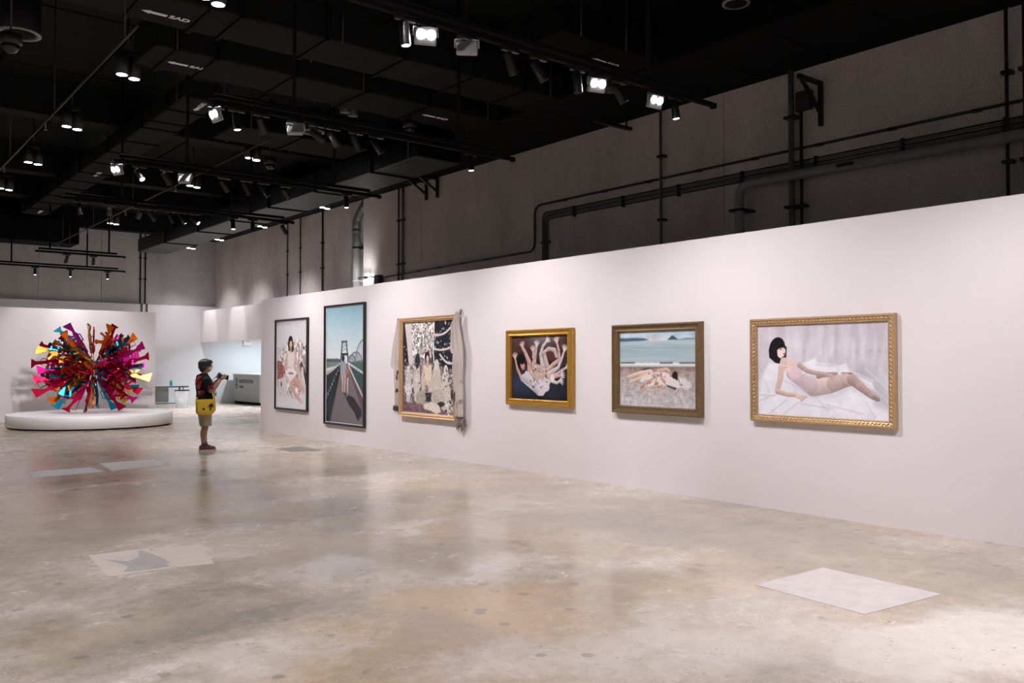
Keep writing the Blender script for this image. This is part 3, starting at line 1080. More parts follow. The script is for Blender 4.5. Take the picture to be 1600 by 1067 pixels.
SKIN = (222, 190, 176)
HAIR = (26, 22, 26)
M_FBLACK = mat('black_wood_frame', (0.014, 0.011, 0.016, 1), 0.35, noise=0.1)
M_MAT = mat('white_mount_edge', (0.72, 0.71, 0.72, 1), 0.6, noise=0.01)
M_GOLD6 = mat('carved_light_gold', (0.56, 0.385, 0.215, 1), 0.42, 0.55, noise=0.18, scale=30)
M_GOLD3 = mat('beaded_pale_gold', (0.62, 0.41, 0.235, 1), 0.42, 0.45, noise=0.15, scale=30)
M_GOLD4 = mat('rich_yellow_gold', (0.52, 0.28, 0.045, 1), 0.35, 0.55, noise=0.30, scale=40)
M_GOLD5 = mat('antique_dark_gold', (0.20, 0.13, 0.062, 1), 0.42, 0.45, noise=0.45, scale=60)

# --- picture one: black frame, seated figure among pale clothes
t, w, h = picture('tall black framed photograph of a seated person among pale clothes, farthest along the white wall', 18.95, 17.26, 0.56, 2.61)
obj('frame', frame_mb(w, h, [(0, 0), (0, 0.055), (0.035, 0.055), (0.04, 0.04), (0.04, 0)]), M_FBLACK, t)
p = Paint(180, 220, w, h, (214, 211, 214))
p.vgrad([(0, (205, 205, 208)), (0.3, (216, 214, 216)), (0.7, (214, 210, 212)), (1, (225, 224, 228))])
heap = p.polym([(0.0, .44), (.06, .36), (.18, .30), (.34, .28), (.5, .2), (.62, .26), (.75, .22), (.9, .3), (1, .38), (1, .72), (.85, .82), (.6, .86), (.3, .86), (.08, .8), (0, .7)], 14)
p.put(heap * .8, (200, 190, 186))
p.mottle(26, 3, .55, 3, heap)
p.specks(.02, .30, .36, .60, 40, .006, .018, [(110, 95, 92), (232, 230, 232), (150, 130, 120), (90, 100, 92)], 5, .7)
p.specks(.62, .24, .98, .60, 60, .006, .02, [(60, 48, 46), (235, 232, 232), (140, 110, 95), (170, 150, 140)], 6, .75)
p.poly([(.0, .47), (.12, .46), (.24, .52), (.3, .6), (.2, .65), (.02, .68)], (150, 92, 88), 3)
p.specks(.02, .49, .26, .65, 12, .006, .014, [(225, 215, 215)], 7, .8)
p.poly([(.05, .68), (.3, .64), (.38, .8), (.22, .88), (.08, .86)], (214, 210, 208), 3)
p.ell(.16, .73, .02, .025, (70, 62, 66), 0, 2)
p.specks(.06, .68, .36, .86, 22, .004, .012, [(150, 130, 122), (235, 232, 234), (110, 90, 88)], 8, .7)
p.limb([(.70, .55, .03), (.75, .66, .028), (.88, .76, .022)], (226, 205, 196))
p.limb([(.8, .5, .03), (.93, .62, .03), (.97, .74, .02)], (70, 52, 54))
p.limb([(.84, .55, .024), (.86, .66, .022), (.95, .77, .018)], (235, 224, 222))
# seated figure in a white slip
p.limb([(.36, .38, .028), (.29, .48, .024), (.36, .55, .02), (.52, .56, .018)], SKIN)
p.limb([(.58, .38, .028), (.66, .46, .024), (.70, .55, .02)], SKIN)
p.poly([(.38, .345), (.56, .345), (.6, .42), (.57, .55), (.36, .54), (.36, .42)], (226, 216, 216), 2)
p.limb([(.33, .53, .018), (.5, .56, .018), (.56, .57, .014)], SKIN)
p.limb([(.50, .62, .045), (.66, .70, .042), (.78, .77, .03), (.72, .79, .02)], (216, 172, 156))
p.limb([(.46, .63, .045), (.50, .74, .036), (.62, .83, .028), (.80, .92, .02), (.86, .91, .014)], (220, 178, 162))
p.poly([(.36, .54), (.6, .55), (.64, .62), (.54, .67), (.44, .70), (.34, .62)], (232, 227, 228), 2)
p.limb([(.42, .60, .014), (.54, .60, .012)], (196, 130, 120))
p.ell(.46, .245, .062, .070, HAIR, 0, 1.5)
p.poly([(.36, .25), (.55, .25), (.57, .33), (.52, .36), (.40, .34)], HAIR, 2)
p.ell(.47, .275, .036, .045, (224, 184, 168), 0, 1.5)
p.limb([(.47, .31, .018), (.47, .345, .022)], (205, 165, 150))
p.line(.46, .30, .49, .30, .004, (178, 70, 70))
p.poly([(0, .9), (.3, .87), (.7, .93), (1, .88), (1, 1), (0, 1)], (224, 223, 228), 10, .8)
p.mottle(60, 12, .08)
p.build('photo_print', w - .08, h - .08, 0.012, t)
obj('white_border', frame_mb(w - .078, h - .078, [(0, 0.02), (0, 0.022), (.022, .022), (.022, .013)]), M_MAT, t)

# --- picture two: black frame, footbridge
t, w, h = picture('tallest black framed photograph of a figure on a footbridge casting a long shadow', 16.47, 14.77, 0.355, 2.81)
obj('frame', frame_mb(w, h, [(0, 0), (0, 0.055), (0.035, 0.055), (0.04, 0.04), (0.04, 0)]), M_FBLACK, t)
p = Paint(180, 260, w, h, (190, 205, 210))
p.vgrad([(0, (138, 176, 190)), (.2, (172, 198, 206)), (.44, (212, 218, 221)), (.5, (205, 212, 214)), (1, (120, 112, 114))])
for i in range(14):
    u = i / 13 * .36
    p.ell(u, .472 - .006 * (i % 3), .03, .014, (74, 96, 100), 0, 3)
p.poly([(0, .475), (.42, .475), (.42, .5), (0, .53)], (116, 128, 122), 2)
p.poly([(.6, .475), (1, .46), (1, .58), (.6, .5)], (70, 98, 100), 2)
# far arches at the right
for (uc, uw, vt) in ((1.03, .26, .285), (.78, .16, .395), (.68, .1, .42)):
    pts = [(uc + uw * math.cos(a), .48 - (.48 - vt) * math.sin(a)) for a in np.linspace(0, PI, 15)]
    for k2 in range(14):
        p.line(*pts[k2], *pts[k2 + 1], .006, (92, 104, 112))
        p.line(*pts[k2], pts[k2][0], .48, .003, (110, 120, 126), .8)
        p.line(*pts[k2], pts[k2 + 1][0], .47, .002, (120, 128, 132), .7)
# portal of the bridge
for du in (0, .012):
    p.line(.385 + du, .49, .43 + du, .305, .006, (62, 66, 78))
    p.line(.60 - du, .49, .545 - du, .305, .006, (62, 66, 78))
p.line(.42, .303, .555, .303, .008, (70, 72, 84))
p.line(.405, .41, .58, .41, .010, (44, 46, 58))
for v in (.33, .36, .39):
    p.line(.42, v, .50, v - .03, .003, (110, 112, 120))
    p.line(.50, v - .03, .57, v, .003, (110, 112, 120))
for v in (.43, .45, .47):
    p.line(.39, v, .42, v - .02, .003, (100, 102, 112))
    p.line(.58, v - .02, .60, v, .003, (100, 102, 112))
# walkway and railings
p.poly([(.40, .49), (.60, .49), (1, .92), (1, 1), (.06, 1)], (112, 104, 108), 2)
p.poly([(.57, .5), (.62, .5), (1, .80), (1, .93)], (92, 74, 84), 2)
p.poly([(0, .57), (.40, .485), (.42, .5), (.12, 1), (0, 1)], (44, 56, 60), 2)
p.poly([(.60, .485), (1, .57), (1, .80), (.62, .51)], (58, 84, 88), 2)
p.line(0, .585, .41, .488, .012, (196, 194, 192))
p.line(0, .62, .41, .492, .006, (40, 46, 52))
p.line(0, .79, .40, .507, .012, (186, 184, 182), .9)
p.line(0, .84, .40, .512, .010, (30, 36, 42))
p.line(.02, 1.0, .39, .53, .012, (24, 30, 36))
p.line(1, .575, .6, .488, .010, (206, 204, 204))
p.line(1, .79, .6, .506, .011, (206, 196, 188), .9)
for k2 in range(7):
    u = .02 + k2 * .055
    p.line(u, .585 - u * .235, u + .01, .79 - u * .70, .005, (34, 42, 46))
    p.line(1 - u, .575 - u * .215, 1 - u, .77 - u * .7, .004, (46, 60, 62))
for k2 in range(9):
    u = .03 + k2 * .04
    p.ell(u, .79 - u * .70, .012, .012, (40, 44, 50), 0, 2, .8)
# shadow and figure
p.poly([(.47, .73), (.52, .73), (.56, .78), (.60, .755), (.72, .77), (.93, .87), (.94, .92), (.88, .94), (.86, .965), (.80, .94), (.76, .90), (.62, .84), (.56, .80)], (44, 42, 50), 2)
p.limb([(.43, .57, .020), (.45, .65, .014), (.45, .725, .009)], (200, 172, 164))
p.limb([(.50, .57, .020), (.51, .65, .014), (.50, .73, .009)], (196, 168, 160))
p.limb([(.58, .60, .012), (.575, .70, .008), (.575, .735, .007)], (206, 196, 192))
p.poly([(.42, .47), (.52, .47), (.55, .53), (.54, .59), (.42, .585), (.39, .53)], (146, 152, 164), 2)
p.ell(.565, .555, .034, .034, (160, 112, 98), 0, 2)
p.ell(.58, .59, .016, .02, (130, 74, 66), 0, 2)
p.limb([(.41, .49, .014), (.40, .56, .012)], (158, 162, 172))
p.ell(.46, .445, .026, .028, (34, 32, 40), 0, 2)
p.mottle(90, 22, .05)
p.build('photo_print', w - .08, h - .08, 0.012, t)
obj('white_border', frame_mb(w - .078, h - .078, [(0, 0.02), (0, 0.022), (.016, .022), (.016, .013)]), M_MAT, t)

# --- picture three: gold beaded frame, pale figures
t, w, h = picture('gold beaded frame with a crowded black and white picture, gauze cloths hung at both sides', 13.45, 11.67, 0.66, 2.43)
obj('frame', frame_mb(w, h, [(0, 0), (0, .075), (.012, .085), (.035, .07), (.05, .078), (.065, .06), (.085, .045), (.085, 0)]), M_GOLD3, t)
obj('beading', beads(w, h, .048, .072, .034, (.013, .014, .012)), M_GOLD3, t, 'stuff')
p = Paint(210, 210, w, h, (34, 36, 48))
p.poly([(.02, 0), (.16, 0), (.20, .3), (.24, .62), (.14, .66), (.08, .3)], (206, 194, 190), 2)
m3 = p.polym([(.16, 0), (.64, 0), (.58, .25), (.55, .42), (.4, .44), (.22, .46), (.18, .3)], 6)
p.put(m3, (198, 190, 186))
p.mottle(46, 31, .9, 3, m3)
p.specks(.18, .0, .6, .42, 130, .006, .017, [(70, 66, 72), (236, 230, 228), (130, 122, 122), (216, 208, 204), (40, 38, 46)], 32, .8)
p.ell(.36, .30, .05, .06, (168, 172, 166), 0, 3)
p.ell(.36, .25, .02, .04, (70, 72, 72), 0, 3, .7)
p.poly([(.62, 0), (1, 0), (1, .6), (.62, .52), (.58, .3)], (36, 38, 46), 3)
p.specks(.6, .0, 1, .62, 190, .004, .015, [(235, 232, 232), (120, 124, 130), (18, 20, 28), (200, 196, 196), (60, 62, 70)], 33, .85)
for (u0, v0, u1, v1, sag) in ((.62, .15, 1, .02, .05), (.6, .3, 1, .26, .03), (.72, .36, 1, .44, .05), (.58, .24, .62, .52, .0)):
    pts = [(u0 + (u1 - u0) * k2 / 10, v0 + (v1 - v0) * k2 / 10 + sag * math.sin(PI * k2 / 10)) for k2 in range(11)]
    for k2 in range(10):
        p.line(*pts[k2], *pts[k2 + 1], .011, (214, 206, 200))
p.line(.61, .02, .60, .30, .008, (228, 222, 220))
p.specks(.0, .26, .1, .52, 12, .006, .012, [(225, 222, 222)], 34, .9)
low = p.polym([(0, .5), (.2, .46), (.35, .4), (.6, .45), (.8, .5), (1, .56), (1, 1), (0, 1)], 10)
p.put(low * .8, (150, 142, 140))
p.mottle(40, 35, .75, 3, low)
p.specks(0, .52, 1, .95, 120, .007, .022, [(42, 40, 46), (228, 220, 214), (190, 180, 172), (110, 102, 100)], 36, .7)
def pale_figure(u, v, s, col):
    p.limb([(u, v + .12 * s, .075 * s), (u + .005, v + .36 * s, .085 * s), (u, v + .6 * s, .06 * s)], col, .2)
    p.limb([(u - .05 * s, v + .16 * s, .03 * s), (u - .09 * s, v + .4 * s, .025 * s)], col)
    p.limb([(u + .05 * s, v + .16 * s, .03 * s), (u + .09 * s, v + .4 * s, .025 * s)], col)
    p.ell(u, v + .03 * s, .045 * s, .06 * s, col, 0, 1.5)
pale_figure(.10, .50, .62, (214, 206, 202))
pale_figure(.27, .42, .72, (220, 210, 204))
p.ell(.285, .43, .05, .085, (46, 48, 54), .1, 2)
pale_figure(.66, .44, .95, (212, 202, 192))
pale_figure(.83, .50, .85, (216, 206, 196))
p.specks(.02, .45, .36, .7, 40, .005, .013, [(96, 90, 92), (236, 230, 228)], 37, .8)
p.specks(.78, .5, .99, .82, 50, .006, .016, [(52, 50, 56), (232, 226, 222), (150, 140, 134)], 38, .8)
# central figure in a cream bodysuit
p.limb([(.42, .50, .026), (.385, .60, .022), (.37, .68, .016)], (216, 196, 184))
p.limb([(.54, .50, .026), (.555, .60, .022), (.56, .68, .016)], (216, 196, 184))
p.poly([(.415, .475), (.55, .475), (.56, .53), (.54, .58), (.56, .66), (.50, .70), (.40, .66), (.43, .58)], (220, 200, 182), 2)
p.limb([(.425, .66, .04), (.40, .74, .03), (.35, .84, .02)], (216, 194, 182))
p.limb([(.53, .66, .04), (.535, .75, .03), (.53, .80, .024)], (218, 198, 186))
p.limb([(.485, .42, .02), (.485, .48, .02)], (210, 182, 168))
p.ell(.478, .385, .05, .055, (24, 22, 30), 0, 1.5)
p.ell(.485, .405, .026, .036, (224, 198, 184), 0, 1.5)
p.specks(.42, .30, .54, .36, 14, .006, .012, [(232, 224, 222), (180, 70, 90), (70, 60, 60)], 39, .9)
p.poly([(.42, .78), (.58, .77), (.58, .86), (.40, .87)], (30, 30, 38), 3)
# folds and foreground
p.poly([(0, .96), (0, .87), (.14, .9), (.3, .88), (.44, .93), (.62, .96), (.8, .95), (.9, 1), (0, 1)], (122, 96, 104), 3)
p.mottle(30, 44, .3, 3, p.polym([(0, .88), (.6, .9), (.8, 1), (0, 1)], 4))
p.ell(.10, .75, .075, .06, (222, 216, 216), .3, 2)
p.specks(.05, .71, .16, .79, 16, .004, .007, [(110, 104, 108)], 45, .8)
p.ell(.36, .83, .10, .075, (168, 160, 148), 0, 3)
p.ell(.68, .83, .13, .10, (186, 178, 166), 0, 3)
p.specks(.28, .77, .8, .92, 60, .004, .010, [(120, 112, 104), (216, 208, 196)], 46, .7)
p.ell(.74, .89, .07, .028, (52, 52, 54), -.1, 2)
p.poly([(.40, .90), (.56, .87), (.70, .90), (.74, .97), (.66, 1), (.56, .97), (.42, .95)], (218, 208, 196), 2)
p.specks(.82, .84, 1, 1, 44, .006, .018, [(225, 220, 220), (30, 28, 36), (130, 126, 130)], 47, .9)
p.mottle(110, 48, .1)
p.build('photo_print', w - .16, h - .16, 0.02, t)

# --- picture four: rich gold frame, raised hands
t, w, h = picture('small rich yellow gold frame with a dark picture of many raised pale hands', 10.34, 8.865, 0.99, 2.125)
obj('frame', frame_mb(w, h, [(0, 0), (0, .06), (.012, .078), (.028, .078), (.04, .062), (.062, .058), (.082, .066), (.092, .06), (.098, .03), (.098, 0)]), M_GOLD4, t)
p = Paint(220, 190, w, h, (58, 40, 42))
p.vgrad([(0, (76, 56, 58)), (.3, (58, 38, 38)), (.62, (40, 32, 36)), (.75, (36, 38, 50)), (1, (22, 20, 28))])
p.mottle(16, 51, .3)
for i in range(12):
    u = rng.uniform(0, 1)
    p.limb([(u, 0, .012), (u - .25, .55, .012)], (94, 62, 56), 0, 8, .35)
p.ell(.55, .02, .22, .1, (150, 140, 150), 0, 40, .7)
p.ell(.15, .78, .3, .2, (52, 70, 98), 0, 50, .6)
p.ell(.72, .92, .12, .1, (56, 70, 96), 0, 40, .5)
WH = (214, 204, 206)
LIMB = [[(.33, .62, .06), (.32, .42, .045), (.24, .25, .03), (.20, .19, .03)],
        [(.40, .45, .05), (.43, .30, .028), (.45, .18, .022)],
        [(.42, .42, .03), (.40, .34, .034), (.39, .25, .02)],
        [(.57, .55, .05), (.52, .30, .032), (.56, .17, .026), (.62, .10, .022)],
        [(.63, .48, .05), (.58, .27, .034), (.66, .21, .032), (.76, .23, .034), (.79, .33, .03)],
        [(.64, .55, .05), (.74, .45, .034), (.84, .38, .03), (.83, .24, .026), (.80, .12, .02)],
        [(.66, .60, .045), (.82, .50, .03), (.88, .36, .024), (.92, .25, .018)],
        [(.68, .64, .04), (.80, .60, .026), (.88, .54, .022), (.95, .50, .016)],
        [(.17, .66, .03), (.10, .52, .024), (.06, .36, .016)]]
for i, L_ in enumerate(LIMB):
    p.limb([(a_, b_, r_ * 1.12) for a_, b_, r_ in L_], (52, 36, 38), 0, 3, .5)
    p.limb(L_, (WH, (206, 186, 182), (214, 178, 172))[i % 3] if i not in (0, 8) else (214, 172, 164), .35)
def fingers(u, v, ang, s, col):
    for k2 in range(5):
        a = ang + (k2 - 2) * .36
        p.limb([(u, v, .017 * s), (u + math.cos(a) * .092 * s / p.a, v + math.sin(a) * .10 * s, .0065 * s)], col, .25)
for (u, v, a, c) in ((.20, .18, -1.9, (216, 178, 172)), (.45, .17, -1.5, WH), (.39, .25, -1.7, (214, 190, 184)), (.62, .10, -.8, WH), (.80, .12, -1.8, (216, 196, 190)),
                     (.92, .25, -1.3, WH), (.95, .50, -.4, (210, 200, 202)), (.06, .36, -1.7, (206, 182, 176)), (.84, .70, -.1, WH), (.86, .62, -.4, WH)):
    fingers(u, v, a, 1.0, c)
p.limb([(.70, .70, .03), (.80, .73, .022), (.85, .70, .016)], WH)
p.limb([(.66, .65, .05), (.78, .63, .03), (.86, .62, .018)], (206, 170, 164))
# dress and folded costume at the bottom
p.poly([(.16, .70), (.26, .55), (.40, .62), (.56, .62), (.70, .70), (.64, .84), (.56, .94), (.48, .94), (.38, .86), (.24, .76)], (198, 194, 202), 2)
p.limb([(.22, .66, .06), (.35, .75, .05), (.46, .88, .04)], (196, 190, 198), .25)
p.poly([(.30, .52), (.44, .44), (.60, .48), (.64, .60), (.54, .68), (.42, .70), (.34, .62)], (182, 160, 148), 3)
p.specks(.34, .48, .64, .82, 70, .006, .022, [(96, 70, 64), (226, 216, 210), (150, 118, 104), (56, 40, 42), (214, 198, 186)], 54, .75)
p.ell(.72, .66, .05, .055, (222, 208, 204), 0, 2)
p.ell(.62, .80, .07, .07, (206, 198, 202), 0, 2)
p.poly([(.61, .26), (.70, .24), (.78, .35), (.72, .40), (.66, .38)], (84, 50, 46), 2)
# face upside down at the left
p.ell(.17, .40, .10, .115, (22, 18, 24), .2, 2)
p.ell(.20, .47, .05, .07, (196, 138, 126), -.35, 2)
p.ell(.20, .41, .055, .03, (24, 20, 26), -.4, 2)
p.limb([(.18, .455, .006), (.22, .43, .006)], (40, 26, 28), 0)
p.line(.20, .515, .235, .50, .006, (150, 60, 62))
p.mottle(90, 58, .1)
p.build('photo_print', w - .19, h - .19, 0.02, t)

# --- picture five: antique frame, beach
t, w, h = picture('antique brown gold frame with a beach photograph, figures lying on grey sand', 8.07, 6.595, 0.97, 2.13)
obj('frame', frame_mb(w, h, [(0, 0), (0, .06), (.01, .085), (.03, .082), (.045, .06), (.07, .055), (.084, .062), (.094, .05), (.10, .028), (.10, 0)]), M_GOLD5, t)
obj('beading', beads(w, h, .018, .083, .03, (.010, .012, .006)), M_GOLD5, t, 'stuff')
p = Paint(230, 190, w, h, (150, 150, 155))
p.vgrad([(0, (182, 196, 206)), (.06, (176, 190, 200)), (.125, (204, 204, 206)), (.13, (172, 186, 192)), (.22, (150, 172, 180)), (.40, (166, 182, 188)), (.455, (176, 186, 188)),
         (.47, (126, 108, 106)), (.53, (152, 136, 130)), (.62, (166, 156, 154)), (1, (188, 184, 188))])
sky = p.polym([(0, 0), (1, 0), (1, .12), (0, .12)], 3)
p.mottle(7, 61, .22, 4, sky)
p.poly([(.55, .0), (1, 0), (1, .09), (.8, .07)], (126, 158, 178), 30, .5)
p.poly([(0, .075), (.08, .085), (.2, .08), (.34, .09), (.40, .115), (.3, .125), (0, .13)], (66, 98, 118), 3)
p.poly([(.64, .12), (.70, .065), (.72, .07), (.78, .12)], (52, 88, 104), 2)
p.poly([(.78, .115), (.88, .098), (1, .105), (1, .125), (.74, .125)], (104, 140, 156), 3)
for i in range(60):
    v = .15 + .29 * rng.random()
    u = rng.random()
    p.limb([(u - .15, v, .003), (u + .15, v + .004, .003)], (128, 152, 162) if i % 2 else (190, 202, 204), 0, 2, .3)
for i in range(40):
    u = i / 39
    p.ell(u, .435 + .006 * math.sin(i * 1.7), .03, .012, (228, 230, 230), 0, 3, .85)
for (ua, ub) in ((.02, .2), (.55, .7), (.8, 1.0)):
    p.limb([(ua, .42, .010), (ub, .418, .010)], (74, 84, 86), 0, 3, .9)
p.limb([(0, .462, .010), (1, .455, .010)], (206, 202, 200), 0, 4, .8)
sand = p.polym([(0, .48), (1, .47), (1, 1), (0, 1)], 6)
p.mottle(26, 63, .20, 4, sand)
p.mottle(70, 64, .10, 2, sand)
p.specks(.02, .5, .98, .98, 150, .003, .010, [(92, 84, 86), (206, 204, 208), (112, 102, 102)], 65, .6, .6)
p.poly([(.3, .50), (.42, .48), (.46, .51), (.34, .52)], (64, 62, 66), 3)
SK5 = (220, 184, 166)
p.limb([(.12, .61, .022), (.26, .57, .034), (.42, .55, .05)], (228, 202, 186), .3)
p.limb([(.15, .68, .02), (.30, .62, .03), (.42, .58, .04)], (226, 198, 182), .3)
p.poly([(.27, .66), (.34, .58), (.52, .53), (.62, .54), (.74, .60), (.82, .72), (.74, .76), (.62, .72), (.50, .66), (.40, .68), (.33, .68)], (214, 206, 206), 2)
p.limb([(.40, .68, .022), (.47, .58, .03), (.5, .57, .02)], (212, 180, 166), .3)
p.limb([(.48, .72, .02), (.50, .60, .02)], SK5)
p.limb([(.30, .74, .02), (.40, .66, .02)], (196, 150, 138), .3)
p.limb([(.52, .52, .02), (.63, .50, .02), (.66, .52, .02)], SK5)
p.limb([(.56, .52, .016), (.57, .62, .016), (.60, .66, .024)], (214, 170, 152), .3)
p.limb([(.46, .73, .016), (.58, .72, .022), (.60, .75, .016)], (216, 180, 162), .3)
p.limb([(.36, .72, .016), (.38, .78, .012), (.44, .80, .01)], SK5)
p.limb([(.40, .72, .02), (.46, .70, .02)], (232, 226, 226))
p.specks(.34, .56, .62, .74, 46, .006, .016, [(120, 92, 86), (236, 230, 228), (186, 140, 124), (90, 78, 78)], 66, .7)
p.poly([(.62, .70), (.76, .74), (.74, .77), (.64, .73)], (70, 72, 78), 2)
p.poly([(.78, .60), (.86, .61), (.94, .70), (.90, .76), (.82, .74)], (202, 198, 202), 3)
p.specks(.78, .62, .92, .76, 26, .005, .012, [(150, 146, 152), (230, 228, 230)], 67, .7)
p.limb([(.70, .575, .03), (.69, .575, .026)], (204, 146, 130), .3)
p.ell(.735, .575, .042, .05, (40, 28, 30), .5, 2)
p.ell(.755, .61, .02, .03, (40, 28, 30), 0, 2)
p.ell(.81, .70, .022, .014, (196, 112, 120), 0, 2)
p.build('photo_print', w - .195, h - .195, 0.02, t)

# --- picture six: carved gold frame, reclining figure
t, w, h = picture('large carved light gold frame with a bob-haired person reclining on white bedding', 5.90, 4.21, 0.975, 2.125)
obj('frame', frame_mb(w, h, [(0, 0), (0, .05), (.008, .07), (.022, .07), (.03, .056), (.062, .042), (.07, .048), (.078, .04), (.078, 0)]), M_GOLD6, t)
mb = MB()
for (aa, bb, hor) in ((w / 2 - .044, h / 2 - .044, True), (w / 2 - .044, h / 2 - .044, False)):
    L_ = aa if hor else bb
    n = int(2 * L_ / .042)
    for i in range(n + 1):
        s = -L_ + 2 * L_ * i / n
        for e in (-1, 1):
            c = (-.050, s, e * bb) if hor else (-.050, e * aa, s)
            R_ = Matrix.Translation(c) @ Matrix.Rotation(.6 * e, 4, 'X')
            mb.ell((0, 0, 0), (.011, .024, .011) if hor else (.011, .011, .024), 8, 5, R_)
obj('carved_leaf', mb, M_GOLD6, t, 'stuff')
p = Paint(360, 250, w, h, (200, 196, 204))
p.vgrad([(0, (190, 184, 194)), (.25, (204, 200, 208)), (.45, (198, 194, 202)), (.6, (206, 206, 214)), (1, (214, 214, 224))])
for i in range(46):
    u = i / 45 + rng.uniform(-.01, .01)
    d = rng.uniform(-1, 1)
    p.limb([(u, 0, .012), (u + .03 * d, .3, .016), (u + .07 * d, .52, .01)], (226, 222, 228) if d > 0 else (168, 160, 170), 0, 9, .28)
p.ell(.10, .2, .10, .5, (206, 194, 208), 0, 60, .5)
p.poly([(.03, 0), (.08, 0), (.10, .5), (.0, .6)], (176, 166, 178), 10, .3)
p.poly([(.72, .5), (.82, .45), (1, .75), (1, .9), (.86, .72)], (160, 158, 166), 30, .6)
# bedding
p.poly([(.02, .75), (.06, .5), (.10, .42), (.22, .42), (.30, .5), (.3, .8), (.02, .85)], (222, 222, 230), 8)
p.poly([(.34, .44), (.47, .37), (.48, .43), (.63, .44), (.64, .56), (.36, .56)], (226, 226, 234), 5)
p.poly([(.63, .46), (.70, .42), (.73, .54), (.88, .60), (.90, .70), (.62, .60)], (220, 220, 228), 5)
p.poly([(0, .82), (.2, .76), (.5, .80), (.75, .84), (1, .90), (1, 1), (0, 1)], (222, 222, 232), 12)
p.poly([(.58, .82), (.72, .70), (.88, .78), (.90, .92)], (224, 224, 232), 8)
for (a_, b_) in (((.02, .84), (.2, .74)), ((.1, .98), (.24, .82)), ((.2, 1), (.34, .84)), ((.06, .6), (.1, .75)), ((.5, .82), (.56, .92)), ((.36, .86), (.6, .9)),
                 ((.64, .47), (.63, .58)), ((.73, .52), (.9, .62)), ((.78, .55), (1, .84)), ((.84, .82), (.9, .96)), ((.66, .6), (.86, .68)), ((.24, .62), (.38, .72)),
                 ((.48, .44), (.62, .45)), ((.84, .5), (1, .72)), ((.03, .78), (.14, .78)), ((.56, .86), (.82, .94))):
    p.limb([(*a_, .006), (*b_, .004)], (168, 166, 178), 0, 6, .55)
    p.limb([(a_[0], a_[1] - .014, .006), (b_[0], b_[1] - .014, .004)], (238, 238, 244), 0, 6, .5)
SK6 = (222, 196, 190)
STK = (196, 172, 168)
# far leg, then near leg, in pale stockings
p.limb([(.50, .56, .035), (.60, .55, .034), (.72, .545, .030)], (178, 152, 154), .3)
p.ell(.73, .55, .03, .028, (126, 108, 114), 0, 3)
p.limb([(.65, .53, .02), (.66, .57, .03)], (224, 224, 232), .1)
p.limb([(.45, .69, .088), (.57, .655, .090), (.66, .615, .075)], (222, 202, 198), .26)
p.limb([(.61, .640, .083), (.70, .600, .068), (.745, .600, .056)], (206, 182, 180), .26)
p.limb([(.74, .59, .055), (.80, .66, .046), (.88, .755, .03), (.91, .78, .022)], (190, 164, 162), .32)
p.limb([(.90, .76, .02), (.92, .785, .022)], (176, 150, 150), .3)
p.line(.595, .56, .62, .68, .003, (176, 152, 150), .8)
# chemise torso
p.limb([(.29, .53, .075), (.36, .605, .072), (.43, .665, .088)], (214, 194, 200), .26, 3)
p.poly([(.245, .50), (.29, .44), (.34, .43), (.37, .50), (.34, .60), (.28, .62)], (214, 194, 200), 5)
p.ell(.305, .545, .055, .06, (212, 190, 196), .4, 8)
p.ell(.345, .475, .04, .045, (214, 192, 198), .4, 8)
p.limb([(.30, .62, .004), (.37, .56, .004), (.40, .54, .004)], (180, 156, 166), 0, 3, .6)
p.limb([(.29, .61, .012), (.36, .685, .012), (.42, .75, .012)], (188, 166, 174), 0, 14, .45)
p.specks(.28, .48, .44, .68, 50, .003, .007, [(228, 210, 216), (184, 160, 170)], 71, .5)
# far arm resting on the hip
p.limb([(.345, .44, .03), (.40, .50, .026), (.46, .525, .024), (.53, .535, .022), (.565, .555, .018)], (206, 178, 174), .3)
for k2 in range(4):
    p.limb([(.57 + .006 * k2, .545, .010), (.595 + .006 * k2, .60 - .012 * k2, .006)], (212, 184, 178), .2)
# chest, neck, near arm
p.poly([(.17, .46), (.22, .40), (.28, .38), (.34, .42), (.30, .47), (.24, .52), (.18, .50)], SK6, 3)
p.limb([(.212, .34, .034), (.222, .40, .036), (.225, .44, .04)], (216, 190, 184), .1, 3)
p.limb([(.20, .48, .038), (.19, .60, .034), (.165, .72, .030)], (216, 188, 182), .15)
p.limb([(.165, .735, .028), (.25, .765, .026), (.32, .77, .022)], (220, 194, 186), .3)
for k2 in range(4):
    p.limb([(.32, .77 + .006 * k2, .014), (.355, .775 + .012 * k2, .010), (.395 - .012 * k2, .785 + .016 * k2, .007)], (220, 192, 184), .15)
    p.ell(.398 - .012 * k2, .787 + .016 * k2, .005, .005, (120, 60, 70), 0, 1)
p.line(.20, .445, .255, .455, .004, (236, 228, 230), .8)
p.line(.265, .39, .30, .46, .003, (196, 170, 176), .8)
# bobbed head
p.ell(.165, .26, .095, .125, HAIR, .25, 1.5)
p.poly([(.095, .27), (.10, .36), (.15, .42), (.185, .43), (.20, .36), (.24, .36), (.245, .25), (.2, .18)], HAIR, 2)
p.poly([(.165, .27), (.215, .235), (.232, .26), (.236, .285), (.232, .31), (.222, .345), (.19, .37), (.17, .345)], (232, 212, 204), 2)
p.poly([(.15, .20), (.21, .17), (.235, .25), (.19, .255), (.16, .285)], HAIR, 2)
p.ell(.196, .27, .012, .006, (50, 34, 38), -.3, 1.2)
p.ell(.226, .262, .007, .005, (50, 34, 38), -.3, 1.2)
p.line(.182, .258, .207, .25, .003, (60, 44, 46))
p.line(.218, .27, .222, .295, .003, (206, 172, 164))
p.ell(.221, .32, .012, .007, (176, 74, 84), -.2, 1.2)
p.mottle(14, 77, .05)
p.mottle(150, 78, .03, 2)
p.build('photo_print', w - .15, h - .15, 0.018, t)

